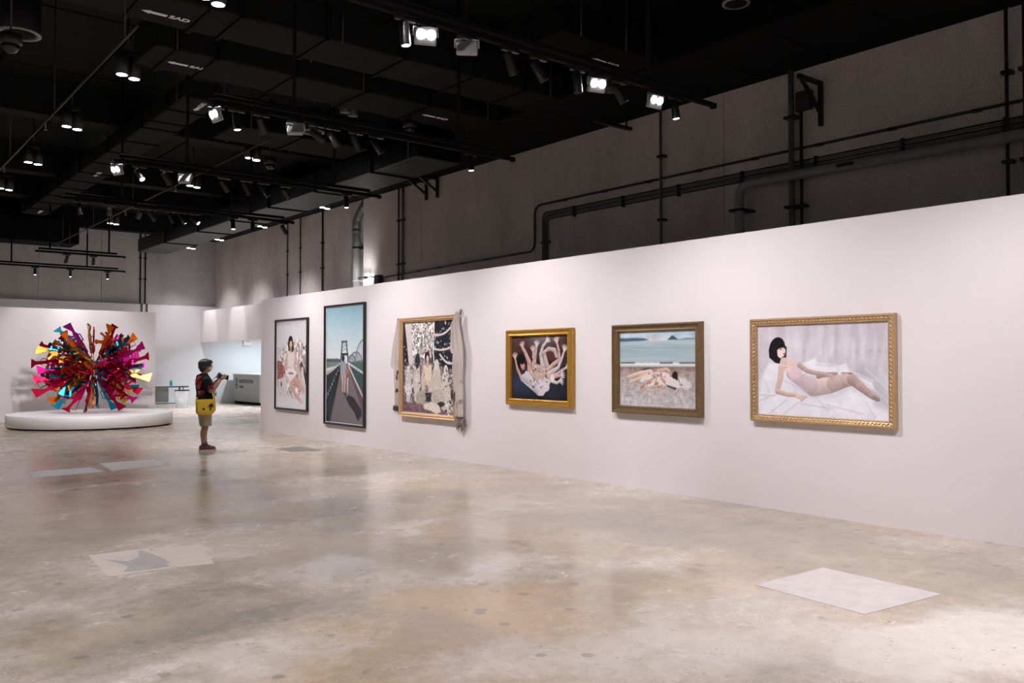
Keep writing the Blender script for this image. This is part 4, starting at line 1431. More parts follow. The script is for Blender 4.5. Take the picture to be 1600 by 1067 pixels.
# gauze cloths pinned beside the third picture
def gauze_mat():
    m = bpy.data.materials.new('stained_gauze')
    m.use_nodes = True
    nt = m.node_tree
    b = nt.nodes['Principled BSDF']
    b.inputs['Roughness'].default_value = 0.9
    tc = nt.nodes.new('ShaderNodeTexCoord')
    n = nt.nodes.new('ShaderNodeTexNoise')
    n.inputs['Scale'].default_value = 3.2
    n.inputs['Detail'].default_value = 4
    nt.links.new(tc.outputs['Object'], n.inputs['Vector'])
    cr = nt.nodes.new('ShaderNodeValToRGB')
    cr.color_ramp.elements[0].position = 0.26
    cr.color_ramp.elements[0].color = (0.18, 0.145, 0.12, 1)
    cr.color_ramp.elements[1].position = 0.40
    cr.color_ramp.elements[1].color = (0.70, 0.62, 0.585, 1)
    nt.links.new(n.outputs['Fac'], cr.inputs[0])
    nt.links.new(cr.outputs[0], b.inputs['Base Color'])
    b.inputs['Alpha'].default_value = 0.66
    return m


M_GAUZE = gauze_mat()
M_STAIN = mat('dark_brown_cloth', (0.07, 0.055, 0.05, 1), 0.9, noise=0.3, scale=20)
M_TASSEL = mat('grey_brown_tassel', (0.28, 0.23, 0.20, 1), 0.9, noise=0.4, scale=25)


def gauze(label, yc, z_top, prof, fold_seed, pin_y, off=-0.035):
    """prof: [(drop, left offset, right offset)] offsets in y; a folded hanging cloth with thickness"""
    t = thing('gauze_cloth', label, 'cloth', (XW - 0.004, yc, z_top), 0, 'gauze cloths beside the third picture')
    r = random.Random(fold_seed)
    n = 26
    rows = []
    ph = [r.uniform(0, 6) for _ in range(3)]
    steps = 40
    zs = [p_[0] for p_ in prof]
    for i in range(steps + 1):
        dz = zs[0] + (zs[-1] - zs[0]) * i / steps
        ya = np.interp(dz, zs, [p_[1] for p_ in prof])
        yb = np.interp(dz, zs, [p_[2] for p_ in prof])
        row = []
        for j in range(n + 1):
            s = j / n
            y = ya + (yb - ya) * s + 0.006 * math.sin(9 * dz + ph[1])
            x = off + 0.022 * math.sin(s * 15 + ph[0] + 1.2 * math.sin(3 * dz)) + 0.008 * math.sin(s * 31 + ph[2] + 4 * dz)
            row.append((min(x, -0.004), y, -dz))
        rows.append(row)
    vs = [q for row in rows for q in row]
    w1 = n + 1
    fs = [(i * w1 + j, i * w1 + j + 1, (i + 1) * w1 + j + 1, (i + 1) * w1 + j) for i in range(steps) for j in range(n)]
    mb = MB().add(vs, fs, True)
    c = obj('cloth', mb, M_GAUZE, t)
    sm = c.modifiers.new('thickness', 'SOLIDIFY')
    sm.thickness = 0.002
    obj('pin', MB().tube([(0, pin_y, 0.03), (-0.05, pin_y, 0.03)], 0.008, 8).tube([(-0.03, pin_y - .012, .03), (-0.03, pin_y + .012, -0.05)], [.012, .018], 8), M_TASSEL, t)
    return t, c


gl, c1 = gauze('narrow stained gauze cloth hanging at the left side of the beaded gold frame', 13.52, 2.40,
               [(0, -.01, .03), (.13, -.04, .08), (.4, -.04, .15), (.8, -.04, .23), (.87, -.04, .22), (.9, -.04, .13), (1.57, -.04, .14)], 3, 0.03)
for (y, z) in ((.02, -1.04), (.03, -1.28), (.0, -.95)):
    obj('stain_knot', MB().ell((-.05, y, z), (.02, .035, .05), 10, 6), M_STAIN, c1)
gr, c2 = gauze('wide gauze cloth with a tasselled foot, right of the beaded gold frame', 11.66, 2.47,
               [(0, -.13, -.08), (.2, -.15, .04), (.64, -.27, .08), (.69, -.26, -.01), (.82, -.27, -.01), (1.0, -.23, -.01), (1.45, -.25, -.04), (1.73, -.26, -.03)], 8, -.07, -.122)
obj('stain_knot', MB().ell((-.14, -.06, -1.40), (.02, .04, .08), 10, 6), M_STAIN, c2)
obj('stain_knot', MB().ell((-.15, 0.0, -1.36), (.02, .03, .09), 10, 6), M_STAIN, c2)
mb = MB()
for i in range(46):
    a = rng.uniform(0, 2 * PI)
    l = rng.uniform(.06, .16)
    mb.tube([(-.05, -.12, -1.74), (-.05 + rng.uniform(-.03, .02), -.12 + .6 * l * math.cos(a), -1.76 + .6 * l * math.sin(a) - .02), (-.045 + rng.uniform(-.03, .03), -.12 + l * math.cos(a), -1.79 + l * math.sin(a) - .05)], [.007, .006, .004], 5)
for i in range(26):
    y = -.12 + rng.uniform(-.13, .10)
    mb.tube([(-.09, y, -1.76), (-.08, y + rng.uniform(-.02, .02), -1.82 - rng.uniform(.03, .14))], .004, 5)
obj('tassel', mb, M_TASSEL, gr, 'stuff')
mb = MB()
for i in range(14):
    y = -.02 + .2 * i / 13
    mb.tube([(-.03, y, -1.56), (-.03, y + rng.uniform(-.02, .02), -1.62 - .05 * rng.random())], .008 if i % 2 else .012, 5)
obj('fringe', mb, M_STAIN, gl, 'stuff')

# ------------------------------------------------------------------ services on the concrete wall
def clamp_box(c, s):
    return MB().cbox(c, s)


def conduit(label, pts, r, m, clamp_at=(), wall_x=XC, name='wall_conduit', n=8):
    """pts absolute; saddle clamps as parts"""
    p0 = Vector(pts[0])
    t = thing(name, label, 'pipe', p0)
    obj('pipe_run', MB().tube([Vector(q) - p0 for q in pts], r, n), m, t)
    for c in clamp_at:
        c = Vector(c)
        vert = True
        obj('clamp', MB().box(c.x - r * 1.5 - p0.x, c.y - min(r * 2.6, r + .05) - p0.y, c.z - .02 - p0.z, wall_x - .001 - p0.x, c.y + min(r * 2.6, r + .05) - p0.y, c.z + .02 - p0.z), M_BLACK, t)
    return t


def arc(p, q, r_, n=6):
    return [tuple(Vector(p).lerp(Vector(q), i / n)) for i in range(n + 1)]


def bend(a, corner, b, r, n=6):
    """polyline a -> corner -> b with a rounded corner of radius r"""
    a, c, b = Vector(a), Vector(corner), Vector(b)
    u = (a - c).normalized()
    v = (b - c).normalized()
    out = [a]
    s, e = c + u * r, c + v * r
    for i in range(n + 1):
        t_ = i / n
        out.append(s.lerp(c, t_).lerp(c.lerp(e, t_), t_))
    out.append(b)
    return out


XM = XC - 0.04
for lab, y, r, m in (('left thin dark conduit of the close pair near the far end of the white wall', 19.38, .022, M_DARKPIPE),
                     ('right thin steel conduit of the close pair near the far end of the white wall', 19.17, .028, M_STEEL),
                     ('single thin vertical conduit on the concrete wall, left of the wall bracket', 10.31, .026, M_STEEL),
                     ('left thin conduit of the pair at the right edge of the picture', 4.51, .024, M_DARKPIPE),
                     ('right thin conduit of the pair at the right edge of the picture', 4.30, .024, M_DARKPIPE)):
    xx = XC - .098 if y < 15 else XM
    conduit(lab, [(xx, y, 0.1), (xx, y, 6.19)], r, m, [(xx, y, 4.2), (xx, y, 5.35)])
conduit('thick steel pipe rising beside the junction box and wall bracket', [(XC - .125, 7.62, 0.1), (XC - .125, 7.62, 6.19)], .046, M_STEEL, [(XC - .125, 7.62, 4.05), (XC - .125, 7.62, 5.45)])
conduit('slim dark pipe close against the thick steel pipe', [(XC - .105, 7.46, 0.1), (XC - .105, 7.46, 5.5)], .026, M_DARKPIPE, [(XC - .105, 7.46, 4.05)])
# black cable that steps down and runs on above the white wall
cab = [(XM, 4.0, 4.96)] + [tuple(q) for q in bend((XM, 4.0, 4.96), (XM, 13.88, 4.96), (XM, 13.88, 4.02), .22)][1:-1]
cab += [tuple(q) for q in bend((XM, 13.88, 4.5), (XM, 13.88, 4.0), (XM, 20.1, 3.92), .2)][1:]
cl = []
y = 4.9
while y < 13.5:
    cl.append((XM, y, 4.955))
    y += 1.15
y = 14.6
while y < 20:
    cl.append((XM, y, 4.0 - (y - 13.88) * .0129))
    y += 0.95
conduit('long black cable clipped along the concrete wall, stepping down towards the far end', cab, .022, M_DARKPIPE, cl, name='wall_cable')
# bundle of thin conduits
t = thing('conduit_bundle', 'bundle of parallel thin grey conduits running along the concrete wall below the cable', 'pipe', (XM, 4.0, 4.70))
for k in range(5):
    dz = .055 - .037 * k
    pts = [Vector((0, 0, dz))] + bend((0, 0, dz), (0, 9.62 - .037 * k, dz + .02), (0, 9.62 - .037 * k, -4.6), .14)[1:]
    obj('conduit', MB().tube(pts, .013, 6), M_STEEL if k % 2 else M_DARKPIPE, t)
y = .55
while y < 9.3:
    obj('clamp', MB().box(-.03, y - .02, -.125, .038, y + .02, .09), M_BLACK, t)
    y += 1.35
for dz in (-.55,):
    obj('clamp', MB().box(-.03, 9.40, dz - .02, .038, 9.66, dz + .02), M_BLACK, t)
# big grey pipe with a bend
conduit('fat painted grey pipe bending down to the white wall below the bundle of conduits',
        [tuple(q) for q in bend((XC - .26, 3.5, 4.46), (XC - .26, 8.50, 4.52), (XC - .26, 8.50, .1), .24, 8)], .075, M_GREYPIPE,
        [(XC - .26, 6.6, 4.50), (XC - .26, 8.50, 4.1)], n=14)
# junction box
t = thing('junction_box', 'dark square junction box beside the thick steel pipe under the ceiling', 'electrical box', (XC - .06, 7.43, 5.68))
obj('box_body', MB().bbox((0, 0, 0), (.11, .26, .30), .012), M_BLACK, t)
obj('box_lid', MB().bbox((-.06, 0, 0), (.012, .24, .28), .004), M_DARKPIPE, t)


def wall_bracket(label, y, zt, zb, reach):
    t = thing('wall_bracket', label, 'bracket', (XC - .001, y, zb), 0, 'triangular steel wall brackets')
    H = zt - zb
    obj('upright', MB().box(-.06, -.03, 0, 0, .03, H), M_BLACK, t)
    obj('arm', MB().box(-reach, -.03, H - .06, -.06, .03, H), M_BLACK, t)
    d = Vector((-reach + .08, 0, H - .06))
    e = Vector((-.06, 0, H * .32))
    u = (e - d).normalized()
    w_ = Vector((u.z, 0, -u.x)) * .025
    mb = MB()
    mb.add([d + w_ + Vector((0, -.025, 0)), d - w_ + Vector((0, -.025, 0)), e - w_ + Vector((0, -.025, 0)), e + w_ + Vector((0, -.025, 0)),
            d + w_ + Vector((0, .025, 0)), d - w_ + Vector((0, .025, 0)), e - w_ + Vector((0, .025, 0)), e + w_ + Vector((0, .025, 0))],
           [(0, 1, 2, 3), (4, 7, 6, 5), (0, 4, 5, 1), (1, 5, 6, 2), (2, 6, 7, 3), (3, 7, 4, 0)])
    obj('brace', mb, M_BLACK, t)


wall_bracket('black triangular bracket on the concrete wall right of the thick steel pipe', 7.17, 5.92, 5.24, .62)
wall_bracket('left of two black triangular brackets high on the concrete wall', 18.08, 6.19, 5.71, .6)
wall_bracket('right of two black triangular brackets high on the concrete wall', 17.59, 6.19, 5.70, .6)
t = thing('support_arm', 'black support bar reaching out from the concrete wall under the bulkhead', 'bracket', (XC - .001, 11.13, 6.03))
obj('arm', MB().box(-1.0, -.04, -.03, 0, .04, .03), M_BLACK, t)
obj('drop_hook', MB().tube([(-.12, 0, .03), (-.12, 0, .17)], .02, 8), M_BLACK, t)

# drain pipe in the recess at the step of the concrete wall
t = thing('drain_pipe', 'thick pale drain pipe with an elbow at the step in the concrete wall', 'pipe', (XF - .17, 22.35, 3.0))
obj('pipe_run', MB().lathe([(.105, .45), (.105, 2.42)], 20), mat('pale_pvc_pipe', (0.52, 0.54, 0.53, 1), 0.4, noise=.06), t)
M_PVCD = mat('dark_pvc_fitting', (0.10, 0.105, 0.10, 1), 0.45, noise=.1)
obj('elbow', MB().tube([(0, 0, 2.42), (0, 0, 2.72), (0, -.08, 2.86), (0, -.28, 3.04), (0, -.8, 3.4)], .118, 18), M_PVCD, t)
obj('collar', MB().lathe([(.125, 2.40), (.125, 2.52)], 20), M_PVCD, t)
obj('clamp', MB().lathe([(.118, 1.95), (.118, 2.0)], 20).box(.0, -.16, 1.95, .165, .16, 2.0), M_BLACK, t)
obj('clamp', MB().lathe([(.118, .98), (.118, 1.02)], 20).box(.0, -.16, .98, .165, .16, 1.02), M_WHITE, t)
for lab, y, z in (('far thin vertical conduit in the recessed concrete, leftmost of three', 27.41, 6.39), ('middle thin vertical conduit of three in the recessed concrete', 26.41, 6.39),
                  ('dark thicker conduit of three, nearest the pale drain pipe', 24.8, 6.39)):
    conduit(lab, [(XF - .03, y, .1), (XF - .03, y, z)], .02 if y > 25 else .032, M_DARKPIPE, [(XF - .03, y, 4.6), (XF - .03, y, 5.4)], XF)
# small work light on an arm above the far end of the white wall
t = thing('work_light', 'small black work light on an arm above the far end of the white wall', 'floodlight', (XC - .10, 20.3, 3.86))
obj('box_body', MB().bbox((0, 0, 0), (.16, .22, .26), .015), mat('dark_green_box', (.02, .03, .028, 1), .5, noise=.1), t)
obj('arm', MB().tube([(0, .1, .08), (-.05, .35, .10), (-.06, .55, .10)], .015, 8), M_BLACK, t)
hd = obj('lamp_head', MB().bbox((-.06, .75, .10), (.10, .38, .07), .012), M_BLACK, t)
obj('lens', MB().bbox((-.005, .77, .10), (.02, .30, .05), .004), M_LENS, hd)
add_spot('work_lamp', t, (-.26, .62, -.10), (.35, .55, .45), 42, 165, .8, .08, (1, .97, .97))

# vertical conduits on the back wall
for lab, x in (('left conduit of the pair rising up the concrete back wall', 9.57), ('right conduit of the pair rising up the concrete back wall', 9.75)):
    p0 = Vector((x, YB - .03, 3.1))
    t = thing('wall_conduit', lab, 'pipe', p0)
    obj('pipe_run', MB().tube([(0, 0, 0), (0, 0, .73), (0, .25, .78), (0, .25, 3.6)], .028, 8), M_DARKPIPE, t)
    for z in (.35, 1.7, 2.5):
        yy = 0 if z < .8 else .25
        obj('clamp', MB().box(-.06, yy - .02, z - .02, .06, yy + .028, z + .02), M_BLACK, t)

# speakers and cameras under the ceiling
def pendant_speaker(label, x, y, r, h, z, ring=True):
    t = thing('pendant_speaker', label, 'speaker', (x, y, z), 0)
    obj('shell', MB().lathe([(r * .97, 0.0), (r, .02), (r, h - .03), (r * .8, h), (.03, h + .01)], 28), M_BLACK, t)
    obj('grille', MB().lathe([(.01, -.012), (r * .6, -.008), (r * .82, .004), (r * .82, .02)], 28), M_BLACKM, t)
    if ring:
        obj('rim', MB().lathe([(r * .84, -.006), (r * 1.02, -.006), (r * 1.02, .014), (r * .84, .014)], 28, cap=False), M_STEEL, t)
    obj('stem', MB().tube([(0, 0, h), (0, 0, Z_SLAB - z)], .014, 8), M_BLACK, t)


pendant_speaker('large black pendant speaker with a pale rim at the upper left corner', 1.93, 12.2, .24, .55, 5.75)
pendant_speaker('black pendant cylinder speaker above the middle of the second track', 6.62, 13.62, .19, .40, 5.6)
pendant_speaker('black pendant speaker near the ceiling over the right half of the nearest track', 6.6, 7.25, .16, .25, 5.9)
pendant_speaker('black pendant speaker high above the concrete wall at the right', 8.45, 6.2, .16, .3, 5.9)
for lab, x, y, z, top in (('black dome camera with a small lit dot at the upper left edge', 1.70, 11.3, 5.2, Z_SLAB), ('black dome camera above the right half of the second track', 7.87, 12.51, 5.55, 5.874),
                     ('black dome camera hanging between the third and fourth tracks', 6.95, 16.2, 5.45, Z_SLAB)):
    t = thing('dome_camera', lab, 'camera', (x, y, z))
    obj('mount', MB().lathe([(.10, .10), (.12, .12), (.12, .22), (.03, .24)], 20), M_BLACK, t)
    obj('dome', MB().lathe([(.003, -.0), (.05, .012), (.085, .05), (.10, .10)], 20), mat('dark_dome', (.01, .01, .011, 1), .12), t)
    obj('stem', MB().tube([(0, 0, .24), (0, 0, top - z)], .012, 6), M_BLACK, t)

# ------------------------------------------------------------------ plinth and sculpture
PX, PY, PR, PH = 5.60, 24.22, 1.95, 0.33
t = thing('round_plinth', 'low round white plinth carrying the colourful sculpture', 'plinth', (PX, PY, 0))
obj('drum', MB().lathe([(PR - .012, .035), (PR, .045), (PR, PH - .012), (PR - .012, PH)], 96), M_PLINTH, t)
obj('shadow_gap_base', MB().lathe([(PR - .07, 0.0), (PR - .07, .034)], 64), M_BLACKM, t)


def chrome(name, c, r=.25):
    return mat(name, c, r, 1.0, noise=.06)


CR = {'crimson': chrome('crimson_chrome', (.55, .012, .055, 1)), 'magenta': chrome('magenta_chrome', (.58, .012, .22, 1)), 'teal': chrome('teal_chrome', (.012, .26, .40, 1)),
      'gold': chrome('gold_chrome', (.72, .43, .07, 1)), 'orange': chrome('orange_chrome', (.75, .15, .012, 1)), 'purple': chrome('purple_chrome', (.30, .012, .25, 1)),
      'black': chrome('black_chrome', (.05, .055, .06, 1))}


def rifle(kind):
    """toy rifle along +X from the muzzle (x=0) to the butt (x=1); profile in XZ, thickness in Y"""
    mb = MB()
    R90 = Matrix.Rotation(PI / 2, 4, 'X')

    def pr(poly, th):
        mb.prism([(x, z) for x, z in poly], -th / 2, th / 2, R90)
    mb.tube([(0.0, 0, 0.012), (0.035, 0, .012), (.036, 0, .012), (.20, 0, .012)], [.013, .013, .009, .009], 8)
    pr([(.07, .018), (.085, .055), (.10, .055), (.105, .018)], .012)
    if kind == 'carbine':
        mb.tube([(.18, 0, .012), (.20, 0, .012), (.36, 0, .012), (.375, 0, .012)], [.018, .030, .034, .022], 10)
        pr([(.37, -.028), (.37, .040), (.62, .040), (.64, .022), (.64, -.030), (.52, -.036)], .036)
        pr([(.41, .040), (.43, .078), (.58, .078), (.60, .040), (.575, .040), (.565, .064), (.445, .064), (.435, .040)], .018)
        pr([(.40, -.03), (.46, -.03), (.445, -.16), (.375, -.15)], .024)
        pr([(.56, -.03), (.60, -.03), (.65, -.125), (.605, -.135)], .028)
        pr([(.49, -.034), (.56, -.034), (.555, -.066), (.50, -.066), (.50, -.058), (.546, -.058), (.548, -.040), (.49, -.040)], .012)
        pr([(.63, .022), (.70, .018), (1.0, .030), (1.0, -.105), (.975, -.108), (.72, -.022), (.63, -.024)], .034)
    elif kind == 'curved':
        mb.tube([(.16, 0, .034), (.34, 0, .034)], .011, 8)
        mb.tube([(.22, 0, .006), (.24, 0, .006), (.36, 0, .004), (.375, 0, .004)], [.020, .030, .032, .022], 10)
        pr([(.37, -.032), (.37, .030), (.44, .046), (.61, .040), (.64, .02), (.64, -.030)], .036)
        pr([(.40, -.03), (.47, -.03), (.445, -.09), (.395, -.155), (.325, -.185), (.305, -.15), (.36, -.12), (.39, -.08)], .026)
        pr([(.57, -.03), (.61, -.03), (.655, -.12), (.61, -.13)], .028)
        pr([(.50, -.034), (.57, -.034), (.565, -.062), (.505, -.062), (.505, -.054), (.556, -.054), (.558, -.040), (.50, -.040)], .012)
        pr([(.63, .018), (.69, .010), (.90, -.008), (1.0, .022), (1.0, -.108), (.98, -.112), (.88, -.058), (.70, -.030), (.63, -.026)], .034)
    else:
        mb.tube([(.18, 0, .012), (.20, 0, .012), (.34, 0, .012), (.36, 0, .012)], [.016, .028, .030, .022], 10)
        pr([(.35, -.030), (.35, .036), (.60, .042), (.64, .022), (.64, -.028)], .038)
        pr([(.42, -.03), (.48, -.03), (.47, -.17), (.41, -.165)], .024)
        pr([(.56, -.03), (.60, -.03), (.64, -.12), (.60, -.13)], .028)
        mb.tube([(.64, 0, .016), (.97, 0, .022), (.985, 0, .0), (.985, 0, -.085), (.96, 0, -.09), (.70, 0, -.02), (.64, 0, -.015)], .0075, 6)
    for v_ in mb.v:
        v_.x = float(np.interp(v_.x, (0, .37, .64, 1.0), (0, .46, .755, 1.0)))
        v_.z *= 1.18
    return mb


GUN = {}
for kd in ('carbine', 'curved', 'wire'):
    for cn, cm in CR.items():
        me = rifle(kd).mesh('toy_rifle')
        me.materials.append(cm)
        bm = bmesh.new()
        bm.from_mesh(me)
        bmesh.ops.recalc_face_normals(bm, faces=bm.faces[:])
        bm.to_mesh(me)
        bm.free()
        GUN[kd, cn] = me
SCZ = 1.50
sc = thing('starburst_sculpture', 'starburst sculpture of coloured chrome toy rifles on the round white plinth', 'sculpture', (PX + .02, PY, SCZ))
view = Vector((PX, PY, 0)).normalized()
rightv = Vector((view.y, -view.x, 0))
upv = Vector((0, 0, 1))
# outer silhouette: (right, up) of the butt in units of 1/100 m, colour, kind
SIL = [(-83, 102, 'teal', 'curved'), (-61, 112, 'purple', 'carbine'), (-14, 110, 'gold', 'carbine'), (0, 106, 'crimson', 'curved'), (45, 106, 'orange', 'carbine'), (57, 104, 'crimson', 'curved'),
       (107, 76, 'orange', 'carbine'), (127, 50, 'magenta', 'carbine'), (118, 41, 'gold', 'curved'), (140, 18, 'crimson', 'curved'), (128, -6, 'magenta', 'curved'), (109, -17, 'teal', 'wire'),
       (141, -41, 'gold', 'carbine'), (115, -79, 'crimson', 'carbine'), (108, -70, 'teal', 'carbine'), (98, -102, 'magenta', 'curved'), (78, -104, 'gold', 'carbine'), (67, -122, 'crimson', 'carbine'),
       (49, -122, 'teal', 'carbine'), (13, -113, 'teal', 'curved'), (0, -108, 'orange', 'carbine'), (-17, -122, 'crimson', 'curved'), (-10, -112, 'gold', 'carbine'), (-59, -126, 'crimson', 'curved'),
       (-46, -122, 'magenta', 'wire'), (-88, -116, 'teal', 'carbine'), (-98, -102, 'orange', 'carbine'), (-70, -104, 'orange', 'curved'), (-137, -80, 'crimson', 'carbine'), (-129, -57, 'crimson', 'wire'),
       (-138, -44, 'crimson', 'carbine'), (-126, -29, 'teal', 'carbine'), (-133, -18, 'magenta', 'carbine'), (-149, 13, 'crimson', 'curved'), (-127, 16, 'crimson', 'wire'), (-112, 28, 'black', 'wire'),
       (-134, 48, 'gold', 'carbine'), (-127, 62, 'crimson', 'curved'), (-92, 66, 'orange', 'curved'), (95, 72, 'teal', 'curved'), (103, 60, 'crimson', 'wire'), (-75, 80, 'teal', 'wire')]
grng = random.Random(5)


def place_gun(dirv, length, cn, kd, roll, r0=.10):
    o = bpy.data.objects.new('toy_rifle', GUN[kd, cn])
    COL.objects.link(o)
    o.parent = sc
    o['label'] = '%s chrome toy rifle' % cn
    x = dirv.normalized()
    y = Vector((0, 0, 1)).cross(x)
    if y.length < 1e-3:
        y = Vector((0, 1, 0))
    y.normalize()
    z = x.cross(y)
    M = Matrix((x, y, z)).transposed().to_4x4()
    s = length - r0
    o.matrix_basis = Matrix.Translation(x * r0) @ M @ Matrix.Rotation(roll, 4, 'X') @ Matrix.Diagonal((s, s * 1.12, s * 1.12, 1))


for (a, b_, cn, kd) in SIL:
    pl = math.hypot(a, b_) / 100 * .955
    full = max(1.24, pl + .02)
    dep = math.sqrt(max(full * full - pl * pl, 0)) * (1 if grng.random() < .35 else -1) * .8
    v = rightv * (a / 100 * .955) + upv * (b_ / 100 * .955) + view * dep
    # keep the profile side-on to the hall for a readable outline
    x = v.normalized()
    y0 = Vector((0, 0, 1)).cross(x)
    y0 = y0.normalized() if y0.length > 1e-3 else Vector((0, 1, 0))
    z0 = x.cross(y0)
    want = (-view - x * (-view).dot(x)).normalized()
    roll = math.atan2(want.dot(z0), want.dot(y0))
    if abs(a) < 20:
        roll += PI / 2
    roll += PI * (0 if a * b_ < 0 or a > 0 else 1) + grng.uniform(-.35, .35)
    place_gun(v, v.length, cn, kd, roll)
cols = ['crimson'] * 7 + ['magenta'] * 4 + ['teal'] * 3 + ['gold'] * 3 + ['orange'] * 3 + ['purple']
n_in = 0
while n_in < 96:
    az = grng.uniform(0, 2 * PI)
    el = grng.uniform(-.85, .8)
    v = Vector((math.cos(az) * math.cos(el), math.sin(az) * math.cos(el), math.sin(el)))
    pr_ = abs(v.dot(rightv))
    if pr_ < .22 and abs(v.z) > .25:
        continue
    if abs(v.z) > .5 and pr_ < .32:
        continue
    ln = grng.uniform(1.05, 1.22)
    place_gun(v, ln, grng.choice(cols), grng.choice(('carbine', 'curved', 'curved', 'wire')), grng.uniform(0, 2 * PI))
    n_in += 1
bpy.context.view_layer.update()
low = min((o.matrix_world @ Vector(c)).z for o in sc.children for c in [v.co for v in o.data.vertices])
print('lowest rifle', low)
sc.location.z += PH + .002 - low
obj('hub', MB().ell((0, 0, 0), (.13, .13, .13), 20, 12), CR['black'], sc)
# the label card beside it
t = thing('label_card', 'small white caption card on the wall right of the sculpture', 'sign', (7.72, 26.846, 1.23))
obj('card', MB().box(-.075, -.004, -.05, .075, 0, .05), mat('caption_card', (.80, .79, .79, 1), .5, noise=.01), t)
mb = MB()
for k in range(4):
    mb.box(-.055, -.0052, .025 - .02 * k, .02 + .01 * (k % 2), -.004, .03 - .02 * k)
obj('printed_line', mb, mat('grey_print', (.25, .24, .24, 1), .6, noise=.02), t, 'stuff')

# ------------------------------------------------------------------ far furniture
t = thing('folding_table', 'grey folding table with a black edged top on castors by the back wall', 'table', (9.9, 32.9, 0))
obj('tabletop', MB().bbox((0, 0, .74), (1.9, .6, .035), .008), mat('grey_tabletop', (.42, .42, .44, 1), .4, noise=.03), t)
obj('edge_band', MB().box(-.96, -.31, .70, .96, .31, .735), M_BLACK, t)
for s in (-.55, .72):
    mb = MB().tube([(s, 0, .06), (s, 0, .70)], .028, 10).tube([(s + .14, .02, .06), (s + .14, .02, .70)], .02, 10)
    obj('leg', mb, M_STEEL, t)
    obj('foot', MB().bbox((s, 0, .075), (.06, .56, .04), .01), M_BLACK, t)
    for e in (-.26, .26):
        obj('caster', MB().lathe([(.035, -.02), (.04, -.01), (.04, .01), (.035, .02)], 14, Matrix.Translation((s, e, .042)) @ Matrix.Rotation(PI / 2, 4, 'Y')), M_BLACK, t)
obj('modesty_panel', MB().box(-.9, .10, .14, .35, .12, .68), mat('grey_panel', (.30, .31, .31, 1), .5, noise=.04), t)
obj('brace', MB().tube([(-.55, 0, .10), (.72, 0, .10)], .018, 8), M_BLACK, t)
t = thing('sanitiser_bottle', 'small turquoise pump bottle standing on the folding table', 'bottle', (10.28, 32.8, .759))
obj('bottle_body', MB().lathe([(.044, 0), (.05, .01), (.05, .15), (.04, .18), (.018, .19), (.018, .20)], 18), mat('turquoise_gel', (.02, .36, .48, 1), .2, noise=.03), t)
obj('pump', MB().lathe([(.02, .20), (.02, .225), (.008, .23), (.008, .265)], 12).cbox((-.02, 0, .268), (.06, .018, .014)), M_WHITE2, t)
t = thing('waste_bin', 'clear plastic bin with a dark rim in front of the folding table', 'bin', (10.22, 31.4, 0))
M_CLEAR = mat('clear_plastic', (.85, .86, .88, 1), .15, noise=.01, alpha=.32)
obj('bin_wall', MB().lathe([(.20, .0), (.25, .62)], 28, cap=False), M_CLEAR, t).modifiers.new('thickness', 'SOLIDIFY').thickness = .006
obj('bin_floor', MB().lathe([(.2, .0), (.2, .012)], 28), M_CLEAR, t)
mb = MB()
for i in range(28):
    pass
mb.lathe([(.245, .61), (.262, .61), (.262, .64), (.245, .64)], 28, cap=False)
obj('rim', mb, M_BLACK, t)
mb = MB()
for i in range(7):
    a = i * 2.4
    mb.ell((.07 * math.cos(a), .07 * math.sin(a), .12 + .03 * i), (.09, .08, .07), 10, 7)
obj('bag_of_waste', mb, mat('white_bag', (.82, .79, .81, 1), .5, noise=.05, bump=.5, bscale=25), t)

# registration desk
RDX, RY0, RY1, RH = 13.0, 31.15, 33.75, 1.18
t = thing('registration_desk', 'pale grey registration desk with lettered front and dark plinth strip', 'desk', (RDX, (RY0 + RY1) / 2, 0))
hw_ = (RY1 - RY0) / 2
obj('desk_body', MB().box(0, -hw_, .10, .9, hw_, RH - .04), mat('desk_grey', (.40, .395, .40, 1), .55, noise=.02), t)
obj('desk_top', MB().bbox((.44, 0, RH - .02), (.96, RY1 - RY0 + .06, .04), .006), M_WHITE, t)
obj('toe_kick', MB().box(.05, -hw_ + .03, 0, .85, hw_ - .03, .10), M_BLACKM, t)
M_INK = mat('dark_grey_lettering', (.05, .05, .052, 1), .6, noise=.03)
TM = Matrix(((0, 0, -1, 0), (-1, 0, 0, 0), (0, 1, 0, 0), (0, 0, 0, 1)))
for s, sz, y, z in (('REGISTRATION', .20, hw_ - .62, .82), ('onsite', .19, hw_ - .62, .62)):
    me = text_mesh(s, sz, .002, .005)
    me.transform(Matrix.Translation((-.003, y, z)) @ TM)
    obj('lettering', me, M_INK, t)
mb = MB()
y0 = hw_ - .22
mb.box(-.004, y0 - .24, .62, -.001, y0 - .21, .98).box(-.004, y0 - .03, .62, -.001, y0, .98).box(-.004, y0 - .21, .62, -.001, y0 - .03, .65).box(-.004, y0 - .21, .94, -.001, y0 - .03, .98)
mb.box(-.004, y0 - .17, .82, -.001, y0 - .07, .90).box(-.004, y0 - .19, .70, -.001, y0 - .05, .78).box(-.004, y0 - .15, .98, -.001, y0 - .09, 1.02).box(-.004, y0 - .14, .56, -.001, y0 - .10, .62)
obj('badge_icon', mb, M_INK, t)
t = thing('emergency_light', 'small white twin emergency light high on the lobby wall', 'light', (13.67, YB - .001, 2.38))
obj('housing', MB().bbox((0, -.04, 0), (.34, .08, .16), .01), M_WHITE, t)
for s in (-1, 1):
    obj('lamp_head', MB().lathe([(.03, -.03), (.06, .0), (.07, .05)], 14, Matrix.Translation((s * .12, -.06, .16)) @ Matrix.Rotation(PI / 2 + .4, 4, 'X')), M_WHITE, t)

